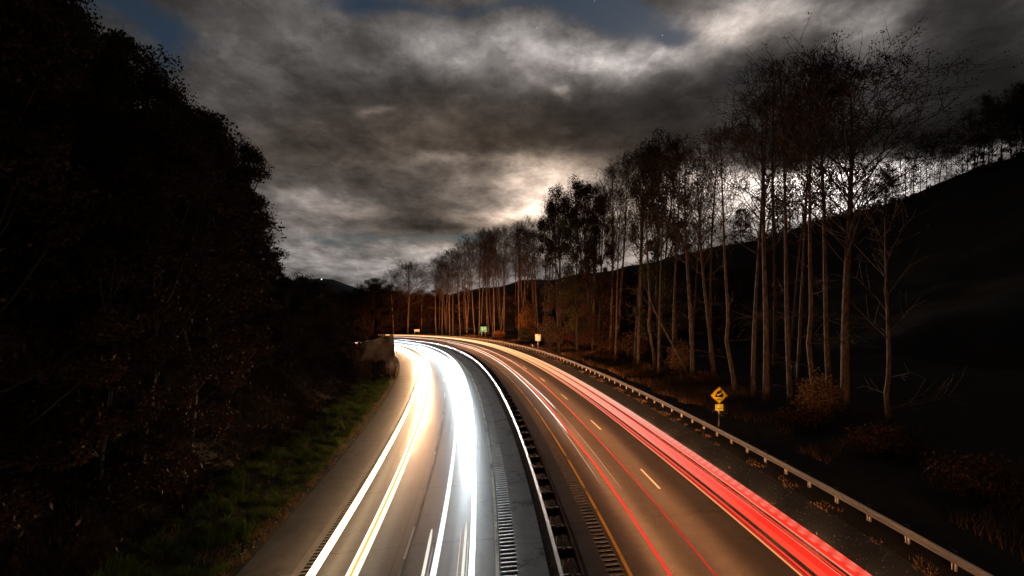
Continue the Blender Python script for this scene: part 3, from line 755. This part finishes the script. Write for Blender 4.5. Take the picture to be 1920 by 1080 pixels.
def dense(Ht, cr, low, nclump, nleaf, size, mat, r0=.3, squash=1.0, limbs=14, open_=0.35):
    """leafy tree: trunk with limbs, leaves in clumps through the crown volume"""
    tp = np.array([(0.02*Ht*math.sin(q*1.1), .02*Ht*math.cos(q*.8), q/8*Ht*.9) for q in range(9)])
    tv, tf = tube(tp, np.linspace(r0, .04, 9), 7)
    cl, wood = [], []
    for q in range(nclump):
        f = low + (1-low)*rnd(0, 1)**.85; rel = (f-low)/(1-low)
        rad = cr*(math.sin(math.pi*min(.98, (rel*.82+.14)))**.6)
        a = rnd(0, 6.283); rr_ = rad*math.sqrt(rnd(.1, 1))
        c_ = np.array([math.cos(a)*rr_, math.sin(a)*rr_, f*Ht])
        cl.append((c_, rnd(.5, 1.15)*cr*.27))
        if q % 2 == 0:
            k = min(8, max(1, int(f*.8*8)))
            m_ = (tp[k]*.5 + c_*.5) + np.array([0, 0, -.3])
            wood.append(tube([tp[k], m_, c_, c_ + (c_-m_)*.35], [.07, .045, .02, .008], 4))
            for e in range(3):
                dd = np.array([rnd(-1, 1), rnd(-1, 1), rnd(-.3, 1)])*cr*.25
                wood.append(tube([c_, c_ + dd*.6, c_ + dd], [.02, .012, .005], 3))
    per = nleaf//nclump; P = []
    for c_, r in cl:
        g = rng.normal(size=(per, 3)); g /= np.linalg.norm(g, axis=1)[:, None]
        g *= (rng.uniform(.15, 1.15, (per, 1)))**.6
        P.append(c_ + g*r*np.array([1, 1, .75*squash]))
    P = np.concatenate(P)
    lv, lf = leaf_quads(P, size); wv, wf = joinq(wood)
    V, Fc = joinq([(wv, wf), (lv, lf)])
    return mesh('trunk', tv, tf, M['dark_bark'], smooth=True), mesh('crown', V, Fc, [M['dark_bark'], mat], midx=np.concatenate([np.zeros(len(wf)), np.ones(len(lf))]))
def tree(name, tm, cm, x, y, z, rz, sc, label, group=None, cat='tree', tilt=(0, 0)):
    e = empty(name, (x, y, z), rz); e.scale = (sc, sc, sc) if not isinstance(sc, tuple) else sc
    e.rotation_euler.x, e.rotation_euler.y = tilt
    link('trunk', tm, e); link('crown', cm, e)
    return tag(e, label, cat, group)

POP = [poplar(33, (.0, .0), .50, 3.6, 30, 1000, .15, .36, M['dry_leaf']),
       poplar(33, (-.03, .01), .52, 3.0, 26, 700, .15, .28, M['dry_leaf']),
       poplar(33, (.02, -.01), .48, 3.4, 26, 1700, .16, .28, M['dry_leaf']),
       poplar(33, (-.02, .0), .55, 2.8, 24, 400, .14, .26, M['dry_leaf'], kink=-.55),
       poplar(33, (.01, .02), .45, 4.2, 30, 1000, .15, .30, M['dry_leaf'])]
BIG = poplar(34, (.004, .0), .46, 5.6, 54, 13000, .15, .42, M['dry_leaf'])
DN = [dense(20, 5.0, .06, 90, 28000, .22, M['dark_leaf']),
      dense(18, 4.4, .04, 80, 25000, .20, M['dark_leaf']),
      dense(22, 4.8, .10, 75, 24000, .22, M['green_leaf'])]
NEARLEAF = dense(16, 4.2, .12, 95, 18000, .20, M['dark_leaf'], open_=.6)
def forest_pos(px, py):
    """ground point seen at a photo pixel, on the right-hand forest floor"""
    Y = 40.
    for _ in range(40):
        X = (px-960)/F*Y; z = gz(X, Y); Y = Y*.5 + .5*(H - z)*F/max(py - HZ, 5)
    return (px-960)/F*Y, Y, gz((px-960)/F*Y, Y)
SKY = [(780, 505), (812, 485), (870, 455), (900, 432), (940, 417), (1000, 414), (1015, 385), (1050, 350), (1100, 338), (1130, 322), (1160, 288), (1230, 254), (1270, 264), (1300, 300), (1340, 228), (1400, 160), (1450, 104), (1500, 86), (1545, 72), (1600, 42), (1700, 130)]
skyl = lambda px: float(np.interp(px, [a for a, _ in SKY], [c_ for _, c_ in SKY]))
named = [
 (1585, 782, 'BIG', 1.0, 'biggest and tallest tree of the right forest with a broad russet crown', (.01, 0)),
 (1557, 772, 1, 1.0, 'tall pale trunk leaning left just beside the biggest tree', (0, 0)),
 (1527, 776, 3, .97, 'tall trunk with a sharp bend, second left of the biggest tree', (0, 0)),
 (1483, 766, 1, 1.02, 'straight slim pale trunk two left of the bent trunk group', (0, .0)),
 (1436, 757, 0, .97, 'straight trunk above and right of the yellow truck sign', (0, 0)),
 (1412, 742, 2, .93, 'slim dim trunk directly right above the yellow truck sign', (0, 0)),
 (1378, 738, 3, .92, 'thin trunk rising right behind the yellow truck sign', (0, -.06)),
 (1340, 712, 4, .93, 'left leaning trunk just left of the yellow truck sign', (0, -.10)),
 (1299, 712, 0, .92, 'brightly lit straight trunk with a leaning stem crossing its foot', (0, -.04)),
 (1262, 690, 2, 1.0, 'dim trunk left of the brightly lit straight trunk', (0, 0)),
 (1228, 690, 3, .95, 'slim pale trunk curving at the edge of the orange brush', (0, -.05)),
]
GT = 'bare autumn trees of the right hand forest'
for px, py, k, sc, lab, tilt in named:
    x, y, z = forest_pos(px, py)
    tm, cm, top = BIG if k == 'BIG' else POP[k]
    hs = (H + (HZ - (40 if k == 'BIG' else skyl(px - 25)))/F*y - z)/(40 if k == 'BIG' else 34.5); sc = (1.0, 1.0, min(hs, 1.15)) if k != 'BIG' else (1.0, 1.0, hs)
    tree('tulip_tree', tm, cm, x, y, z - .2, rnd(0, .5) if k in (3, 'BIG') else rnd(-.4, .4), sc, lab, GT, tilt=tilt)
# small broken tree at the right
x, y, z = forest_pos(1668, 822)
SB = poplar(15, (-.02, 0), .35, 2.2, 12, 60, .12, .22, M['dry_leaf'], fine=1, kink=-.3)
tree('young_tree', SB[0], SB[1], x, y, z - .2, .3, 1.0, 'short lone bare tree right of the biggest tree, lit on its left side')
# leaning stem crossing the bright trunk
x, y, z = forest_pos(1292, 708)
pts = [(0, 0, 0), (-.9, .1, 2.0), (-2.3, .2, 4.6), (-3.8, .3, 7.5), (-5.0, .4, 10.5)]
e = empty('leaning_tree', (x, y, z)); tag(e, 'thin stem leaning steeply left across the foot of the bright trunk', 'tree', GT)
link('trunk', mesh('trunk', *tube(pts, [.13, .11, .10, .07, .03], 6), M['bark'], smooth=True), e)
wd, tp_ = [], []; branch(wd, tp_, pts[3], (-.6, 0, 1), 4, .05, 2, .7, .4); wv, wf = joinq(wd)
link('crown', mesh('crown', wv, wf, M['twig']), e)
# the rows behind
zones = [(1420, 1700, 'left of the biggest tree'), (1330, 1420, 'behind the yellow truck sign'), (1240, 1330, 'around the brightly lit crossing stems'), (1150, 1240, 'above the brown brush at the forest edge'),
         (1080, 1150, 'right of the red shrub'), (1010, 1080, 'just right of the white sign'), (960, 1010, 'just left of the white sign'), (910, 960, 'right of the green sign'), (860, 910, 'behind the green sign'), (700, 860, 'at the far bend left of the green sign')]
cnt = 0
taken = [forest_pos(n[0], n[1])[:2] for n in named]
for s in np.arange(28, 232, 3.1):
    for row, ob in enumerate((20.0, 25.5, 32.0)):
        if row == 2 and random.random() < .45: continue
        o = ob + rnd(-1.8, 1.8) + (2.5 if s < 45 else 0); ss = s + rnd(-1.4, 1.4)
        p = RP(ss, o); x, y = float(p[0]), float(p[1]); px = 960 + F*x/y
        if px > 1500 or px < 812: continue
        if 1010 < px < 1110 and row == 0: continue
        if min(math.hypot(x-a, y-c_) for a, c_ in taken) < 2.0: continue
        lab = ('front row bare trunk ', 'second row bare trunk ', 'rear row bare trunk ')[row] + next(l for a, c_, l in zones if a <= px < c_)
        k = random.choice([0, 1, 2, 3, 4, 2, 4]); tm, cm, _ = POP[k]
        zb = gz(x, y) - .2; dn_ = math.exp(-((px-1300)/25)**2)
        hs = min((H + (HZ - skyl(px) - abs(random.gauss(0, 14)))/F*y - zb)/33.5, 1.08)
        if hs < .35: continue
        if 1115 < px and (row == 2 or random.random() < .36): continue
        if px <= 1115 and random.random() < .22: continue
        tree('tulip_tree', tm, cm, x, y, gz(x, y) - .2, rnd(0, 6.28), (rnd(.7, 1.1)*hs, rnd(.7, 1.1)*hs, hs), lab, GT, tilt=(rnd(-.06, .06), rnd(-.08, .08)))
        cnt += 1
# leafy dark crowns among them
for px, Y, topy, k, lab in ((1085, 92, 335, 2, 'tall dense dark leafy tree standing highest left of the far bare trees'), (1048, 96, 352, 0, 'dense dark leafy tree at the left shoulder of the tallest leafy one'),
                            (1125, 88, 372, 1, 'dark leafy tree right of the tallest leafy one'), (1235, 72, 255, 2, 'tall russet leafy crown rising over the middle of the forest')):
    x = (px-960)/F*Y; z = gz(x, Y); top = H + (HZ-topy)/F*Y; tm, cm = DN[k]
    e = tree('leafy_tree', tm, cm, x, Y, z, rnd(0, 6), ((top-z)/22*.62, (top-z)/22*.62, (top-z)/(18 if k == 1 else 20 if k == 0 else 22)), lab)
# midstorey evergreens that darken the lower sky line
for q, s in enumerate(np.arange(34, 225, 6.5)):   # counted outwards
    o = rnd(30, 40); p = RP(s, o); x, y = float(p[0]), float(p[1]); px = 960 + F*x/y
    if px > 1470 or px < 760: continue
    tm, cm = random.choice(DN[:2]); hh = rnd(.75, 1.0)
    lab = 'dark leafy understorey tree inside the right forest, %s counting towards the far bend' % nth(q+1)
    tree('understorey_tree', tm, cm, x, y, gz(x, y), rnd(0, 6), (.7, .7, hh*(.78 if px > 1000 else .85)), lab, 'dark leafy trees inside the right forest')
RG = [poplar(12, (.03, 0), .18, 2.4, 16, 900, .16, .13, M['dry_leaf'])[:2], poplar(12, (-.04, 0), .12, 2.8, 18, 500, .16, .12, M['dry_leaf'])[:2], poplar(12, (0, .03), .25, 2.0, 14, 2500, .18, .12, M['dark_leaf'])[:2], poplar(12, (.05, 0), .1, 3.0, 18, 1400, .16, .14, M['dry_leaf'])[:2]]
# ridge trees on the hill
def on_ridge(px, dY=0):
    rx = [960 + F*p[0]/p[1] for p in ridge][::-1]; 
    Y = np.interp(px, rx, [p[1] for p in ridge][::-1]); z = np.interp(px, rx, [p[2] for p in ridge][::-1])
    Y = Y + dY; return (px-960)/F*Y, Y, z - 1.0
for q, px in enumerate(list(np.arange(1200, 1930, 11))):
    x, y, z = on_ridge(px + rnd(-5, 5), rnd(-2, 5)); tm, cm = RG[q % 4]
    ht = (rnd(6, 11) if px < 1800 else rnd(8, 11))/12
    reg = ('behind the biggest tree' if 1480 < px < 1700 else 'right of the biggest tree' if px >= 1700 else 'left of the biggest tree')
    tree('ridge_tree', tm, cm, x, y, z, rnd(0, 6), (ht, ht, ht), 'small bare tree on the hill crest, %s counting from the left' % nth(q+1), 'small trees along the hill crest', tilt=(0, rnd(-.06, .06)))
for px, h_, k, lab in ((1660, 9, 0, 'bushy dark tree on the crest just right of the biggest tree'), (1835, 9, 1, 'bushy dark tree on the crest near the right edge'), (1925, 12, 0, 'large dark tree on the crest at the right border'), (1390, 11, 1, 'bushy dark tree on the crest left of the biggest tree'), (1460, 10, 0, 'low round dark tree on the crest left of the biggest tree')):
    x, y, z = on_ridge(px, 3); tm, cm = DN[k]; tree('crest_tree', tm, cm, x, y, z - .5, rnd(0, 6), h_/20, lab)
def crest():
    n = 16000; px = rng.uniform(980, 2100, n); rx = [960 + F*p[0]/p[1] for p in ridge][::-1]
    Y = np.interp(px, rx, [p[1] for p in ridge][::-1]); z = np.interp(px, rx, [p[2] for p in ridge][::-1])
    cl = np.array([mnoise.noise(Vector((a*.06, 0, 0))) for a in px]) + .5
    Y2 = Y + rng.normal(0, .8, n); P_ = np.stack([(px-960)/F*Y2, Y2, z - .5 + rng.uniform(0, 1, n)**1.6*np.clip(cl, .15, 1)*2.0*(Y/90)], -1)
    V, Fc = leaf_quads(P_, .34); tag(link('crest_brush', mesh('crest_brush', V, Fc, M['dark_leaf'])), 'ragged low brush along the crest of the black hill', 'brush', kind='stuff')
crest()
# far group at the bend
for px, topy, Y, lab, k in ((765, 488, 212, 'lone broad bare tree on the skyline above the far bend', 4), (738, 508, 210, 'smaller bare tree left of the lone skyline tree', 2), (790, 512, 215, 'smaller bare tree right of the lone skyline tree', 2), (835, 468, 200, 'leftmost tall tree of the right forest', 2)):
    x = (px-960)/F*Y; top = H + (HZ-topy)/F*Y; z = -6.0; tm, cm, _ = BIG if px == 765 else POP[k]; hh = (top-z)/(34 if px != 765 else 37)
    tree('skyline_tree', tm, cm, x, Y, z, rnd(0, 6), (hh*1.5, hh*1.5, hh), lab)
for q in range(26):
    px = 585 + q*10.5 + rnd(-4, 4); topy = 540 + (8 if 600 < px < 660 else 0) + rnd(-6, 10) - (8 if 675 < px < 725 else 0) + (10 if px > 740 else 0); Y = rnd(207, 245)
    x = (px-960)/F*Y; top = H + (HZ-topy)/F*Y; z = -9.0; tm, cm = DN[q % 2]; hh = (top-z)/19
    tree('far_tree', tm, cm, x, Y, z, rnd(0, 6), (hh*1.1, hh*1.1, hh), 'black leafy tree in the low far tree line ' + ('under the distant hill' if px < 690 else 'under the lone skyline tree'), 'far dark tree line at the bend')

# ------------------------------------------------------------------ left hillside
silh = [(-160, -160, 18), (-60, -130, 26), (20, -70, 22), (60, -50, 34), (120, -12, 38), (185, 30, 30), (235, 62, 40), (285, 110, 36), (325, 142, 42), (375, 192, 40), (400, 205, 46), (445, 198, 31),
        (478, 262, 42), (490, 318, 50), (515, 385, 47), (530, 428, 56), (552, 470, 54), (566, 500, 62), (585, 520, 72), (612, 545, 80), (640, 565, 86), (670, 572, 92), (700, 585, 84)]
GL = 'dark leafy trees covering the left hillside'
reg = lambda px: 'at the top of the left hillside' if px < 250 else 'on the upper edge of the left hillside' if px < 430 else 'on the lower edge of the left hillside' if px < 570 else 'at the low far end of the left hillside'
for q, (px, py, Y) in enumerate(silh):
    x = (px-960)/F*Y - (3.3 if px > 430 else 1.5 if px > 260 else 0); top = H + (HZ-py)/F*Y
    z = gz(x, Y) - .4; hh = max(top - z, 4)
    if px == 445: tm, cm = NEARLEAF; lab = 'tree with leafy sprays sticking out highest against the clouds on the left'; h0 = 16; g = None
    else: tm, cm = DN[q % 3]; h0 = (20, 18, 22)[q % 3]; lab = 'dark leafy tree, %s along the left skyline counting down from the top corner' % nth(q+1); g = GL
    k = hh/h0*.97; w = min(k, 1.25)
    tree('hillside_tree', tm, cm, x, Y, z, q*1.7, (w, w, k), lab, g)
for q in range(46):
    Y = rnd(14, 95); lim = 585 if Y < 70 else 700
    px = rnd(-150, lim); py = np.interp(px, [s_[0] for s_ in silh], [s_[1] for s_ in silh]) + rnd(60, 260)
    x = (px-960)/F*Y; s_, o_ = to_so(x, Y)
    if o_ > -20.5 or o_ < -75: continue
    z = gz(x, Y) - .5; top = min(H + (HZ-py)/F*Y, z + 20); hh = top - z
    if hh < 5: continue
    k_ = q % 3; tm, cm = DN[k_]; k = hh/(20, 18, 22)[k_]; w = min(max(k, .6), 1.2)
    tree('hillside_tree', tm, cm, x, Y, z, q*2.1, (w, w, k), 'dark leafy tree deep in the left hillside mass ' + ('beside the frame edge' if px < 120 else 'below the high left skyline' if px < 330 else 'below the sticking out sprays' if px < 500 else 'above the rock face') + (', close by' if Y < 40 else ', farther off'), GL)

for q, s_ in enumerate(np.arange(-2, 57, 4.2)):
    o_ = -23.2 - rnd(0, 3.0) - (2.5 if s_ < 20 else 0); p = RP(float(s_), o_, lz(s_, o_) - .4); k_ = q % 3; tm, cm = DN[k_]; k = rnd(7, 10.5)/(20, 18, 22)[k_]
    tree('hillside_tree', tm, cm, float(p[0]), float(p[1]), float(p[2]), q*1.3, (.62, .62, k), 'low dark tree at the left hillside foot, %s counting away from the camera' % nth(q+1), GL)

# rock cut at the bend
def rock():
    base = RP(61., -16.0); n, m = 26, 16
    V = []
    for a in range(n):
        for c_ in range(m):
            u = a/(n-1); v = c_/(m-1)
            # u runs left from the road, v up the face
            x = base[0] + .35 - u*11.5 + v*-.4*(1 if u < .05 else .5)
            hgt = 7.2 - 3.2*u
            y = base[1] + 1.5 + u*2.0 + v*v*3.0*u
            z = base[2] - .6 + v*hgt
            nn = mnoise.fractal(Vector((x*.55, y*.55, z*.7)), 1.0, 2.0, 5)
            V.append((x + nn*.16*min(1, u*5), y + nn*.9, z + nn*.15*(v > .5)))
    V = np.array(V); B = V.copy(); B[:, 1] += 7.0; B[:, 0] -= 4.0; B[:, 2] -= 3.5
    i = np.arange(n-1)[:, None]*m; j = np.arange(m-1)[None]
    F1 = np.stack([i+j, i+j+1, i+m+j+1, i+m+j], -1).reshape(-1, 4); F2 = F1[:, ::-1] + n*m
    side = np.array([(c_, c_+1, c_+1+n*m, c_+n*m) for c_ in range(m-1)])
    topf = np.array([(a*m+m-1, (a+1)*m+m-1, (a+1)*m+m-1+n*m, a*m+m-1+n*m) for a in range(n-1)])
    Vt = np.concatenate([V, B]); o = Vt.mean(0)*0 + base
    ob = link('rock_cut', mesh('rock_cut', Vt - o, np.concatenate([F1, F2, side, topf]), M['rock'], smooth=False), loc=o)
    tag(ob, 'brown rock face with a sheer right edge hiding the road round the bend', 'rock')
rock()

# ------------------------------------------------------------------ shrubs, grass, weeds, stones
def shrub(r, h, n, size, mat, lab, loc, group=None, stems=9):
    P = rng.normal(size=(n, 3)); P /= np.linalg.norm(P, axis=1)[:, None]; P *= rng.uniform(.2, 1, (n, 1))**.5
    nz = np.array([mnoise.noise(Vector(p*2.3)) for p in P]); P *= (1 + .5*nz)[:, None]
    P = P*np.array([r, r, h*.5]) + np.array([0, 0, h*.55]); P = P[P[:, 2] > .02]
    V, Fc = leaf_quads(P, size)
    e = empty('shrub', loc); tag(e, lab, 'shrub', group)
    link('foliage', mesh('foliage', V, Fc, mat), e)
    st = [tube([(0, 0, -.1), (rnd(-.4, .4)*r, rnd(-.4, .4)*r, h*.5), (rnd(-.8, .8)*r, rnd(-.8, .8)*r, h*.95)], [.03, .02, .008], 4) for _ in range(stems)]
    link('stem', mesh('stem', *joinq(st), M['twig']), e)
    return e
for px, py, r, h, mt, lab in ((1075, 640, 1.6, 1.9, 'red_leaf', 'bright red shrub in the brush right of the white sign'),
        (935, 633, 1.9, 2.2, 'orange_leaf', 'round glowing orange shrub right of the green sign'),
        (985, 641, 1.6, 3.4, 'green_leaf', 'upright green bush left of the white sign'),
        (1022, 642, 1.8, 4.4, 'green_leaf', 'tall green bush right behind the white sign'),
        (1045, 646, 2.0, 3.6, 'orange_leaf', 'orange bush between the green bush and the red shrub'),
        (990, 638, 3.0, 9.5, 'orange_leaf', 'tall orange brown leafy sapling left of the white sign'),
        (1100, 652, 3.2, 3.4, 'dry_leaf', 'wide arching brown brush right of the red shrub'),
        (1150, 668, 3.0, 3.6, 'dry_leaf', 'brown brush at the forest edge halfway to the yellow sign'),
        (1195, 675, 2.2, 5.0, 'dry_leaf', 'loose brown sapling at the foot of the slim curving trunk'),
        (1276, 706, 1.5, 4.2, 'orange_leaf', 'orange leafed sapling at the crossing stems'),
        (1322, 725, 1.8, 1.6, 'dry_leaf', 'low brown bush left of the yellow truck sign'),
        (1536, 792, 1.5, 3.6, 'orange_leaf', 'russet shrub at the foot of the bent trunk'),
        (1500, 800, 1.7, 1.3, 'dry_leaf', 'low brown weeds under the bent trunk'),
        (1660, 850, 2.0, 1.6, 'dry_leaf', 'low brown brush under the lone bare tree'),
        (1840, 930, 2.2, 1.8, 'dry_leaf', 'low brush at the right border above the guardrail'),
        (865, 622, 1.5, 3.0, 'dry_leaf', 'brown brush at the forest foot left of the green sign')):
    x, y, z = forest_pos(px, py)
    shrub(r, h, int(900 + 900*r), .16 if y < 70 else .24, M[mt], lab, (x, y, z - .1))
for q, (s_, o_, r, h) in enumerate(((63, -17.6, 1.2, 2.4), (58, -17.8, 1.4, 2.2), (66, -16.3, .7, 1.8), (52, -19.5, 2, 3.2), (64, -22, 2.4, 6.5), (66, -26, 3, 7), (70, -30, 3.5, 8), (90, -33, 4, 9), (100, -27, 4, 8))):
    p = RP(float(s_), float(o_), lz(s_, o_)); shrub(r, h, 2600, .16, M['dark_leaf'], ('small dark bush at the right foot of the rock face', 'dark bush in front of the rock face', 'dark bush overhanging the shoulder beside the rock edge', 'larger dark bush left of the rock face', 'tall dark bush rising over the left end of the rock face', 'second tall dark bush behind the rock face', 'broad dark bush far behind the rock face', 'dark bush farther behind the left end of the rock', 'dark bush on the inside of the bend beyond the rock')[q], p)
def blades(n, sfn, ofn, hfn, wfn, zf, mat, name, label, lean=.5, chunk=1):
    s = sfn(n); o = ofn(n, s); base = RP(s, o); base[:, 2] += zf(s, o)
    h = hfn(n, s, o)[:, None]; w = wfn(n)[:, None]
    a = rng.uniform(0, 2*math.pi, n); side = np.stack([np.cos(a), np.sin(a), 0*a], -1)
    ln = rng.normal(size=(n, 3))*np.array([lean, lean, 0])
    mid_ = base + np.array([0, 0, .6])*h + ln*h*.35; tip = base + np.array([0, 0, 1.])*h*.95 + ln*h
    V = np.stack([base - side*w, base + side*w, mid_ + side*w*.7, mid_ - side*w*.7, tip], 1).reshape(-1, 3)
    k = np.arange(n)*5
    Fc = np.stack([k, k+1, k+2, k+3], -1); F3 = np.stack([k+3, k+2, k+4], -1)
    fl = [tuple(f) for f in Fc] + [tuple(f) for f in F3]
    ob = link(name, mesh(name, V, fl, mat)); tag(ob, label, name.replace('_', ' '), kind='stuff'); return ob
clump = lambda s, o, sc: np.array([mnoise.noise(Vector((a*sc, c_*sc, 1.7))) for a, c_ in zip(s, o)])
def thin(n, s0, s1, o0, o1, sc, thr, pw=1.0):
    s = s0 + (s1-s0)*rng.uniform(0, 1, n)**pw; o = rng.uniform(o0, o1, n); k = clump(s, o, sc) > thr; return s[k], o[k]
def patch(n, s0, s1, o0, o1, sc, thr, hr, w, zf, mat, name, label, lean=.5, pw=1.3):
    s, o = thin(n, s0, s1, o0, o1, sc, thr, pw); m_ = len(s)
    blades(m_, lambda n_: s, lambda n_, s_: o, lambda n_, s_, o_: rng.uniform(*hr, n_), lambda n_: rng.uniform(.5, 1.3, n_)*w, zf, mat, name, label, lean)
patch(130000, -8, 75, -19.8, -15.9, 1.6, .03, (.10, .50), .015, left_prof, M['grass'], 'grass', 'green grass on the bank left of the shoulder')
patch(60000, -8, 60, -26.0, -19.5, .7, -.2, (.15, .6), .018, left_prof, M['dark_leaf'], 'hillside_grass', 'dark brown and green undergrowth on the foot of the left hillside')
def litter():
    n = 26000; s = -8 + 110*rng.uniform(0, 1, n)**1.2; o = -rng.uniform(19.5, 34, n); c_ = RP(s, o); c_[:, 2] += left_prof(s, o) + rng.uniform(0, 1, n)**2*1.1*np.clip((clump(s, o, .5)+.5), 0, 1)
    V, Fc = leaf_quads(c_, .26); tag(link('undergrowth', mesh('undergrowth', V, Fc, M['dark_leaf'])), 'dark leafy undergrowth under the trees of the left hillside', 'undergrowth', kind='stuff')
litter()
patch(15000, -8, 75, -16.8, -15.3, 1.3, .02, (.08, .30), .010, left_prof, M['dry_grass'], 'dry_weeds', 'dry straw coloured weeds along the left edge of the pavement', .8)
patch(16000, -8, 80, -19.5, -15.7, 1.1, .16, (.1, .45), .012, left_prof, M['dry_grass'], 'bank_weeds', 'brown dead weeds mixed into the green bank', .7)
patch(9000, -10, 120, 9.55, 10.3, .8, .05, (.05, .18), .012, lambda s, o: 0*s, M['dry_grass'], 'weeds', 'brown weeds and litter under the right guardrail', .9)
patch(26000, 30, 150, 13.5, 20, .25, -.05, (.3, .9), .02, right_prof, M['dry_grass'], 'dry_grass', 'tall dry grass between the guardrail and the forest', .35)
patch(14000, 0, 60, 14.5, 24, .3, .1, (.3, .9), .016, right_prof, M['dry_grass'], 'forest_grass', 'sparse dry stems on the dark ground before the near trees', .4)
def stones(n, s0, s1, o0, o1, size, mat, name, label, zf=None, pw=1.4):
    s = s0 + (s1-s0)*rng.uniform(0, 1, n)**pw; o = rng.uniform(o0, o1, n); c_ = RP(s, o)
    if zf is not None: c_[:, 2] += zf(s, o)
    r = size*rng.uniform(.4, 1.3, (n, 1, 1))**1.5
    octa = np.array([(1, 0, 0), (0, 1, 0), (-1, 0, 0), (0, -1, 0), (0, 0, .8), (0, 0, -.3)])
    V = (c_[:, None] + octa[None]*r*rng.uniform(.6, 1.3, (n, 6, 1))).reshape(-1, 3)
    f = np.array([(0, 1, 4), (1, 2, 4), (2, 3, 4), (3, 0, 4), (1, 0, 5), (2, 1, 5), (3, 2, 5), (0, 3, 5)])
    Fc = (np.arange(n)[:, None, None]*6 + f[None]).reshape(-1, 3)
    tag(link(name, mesh(name, V, Fc, mat)), label, name.replace('_', ' '), kind='stuff')
stones(2600, -8, 70, 7.7, 10.0, .016, M['stone'], 'gravel', 'loose pale grit scattered on the dark right shoulder')
stones(500, -8, 70, -1.6, .3, .014, M['stone'], 'grit', 'pale grit on the shoulder right of the median barrier')
stones(350, -8, 60, -4.0, -2.9, .014, M['stone'], 'road_grit', 'pale grit on the wet looking shoulder left of the barrier')
stones(2600, -8, 80, -2.9, -1.6, .02, M['stone'], 'median_stones', 'small stones under the median barrier', lambda s, o: 0*s - .03)
stones(500, 0, 75, -16.3, -15.35, .05, M['stone'], 'verge_stones', 'pale stones and dead leaves along the left pavement edge', left_prof)
print('trees', cnt)
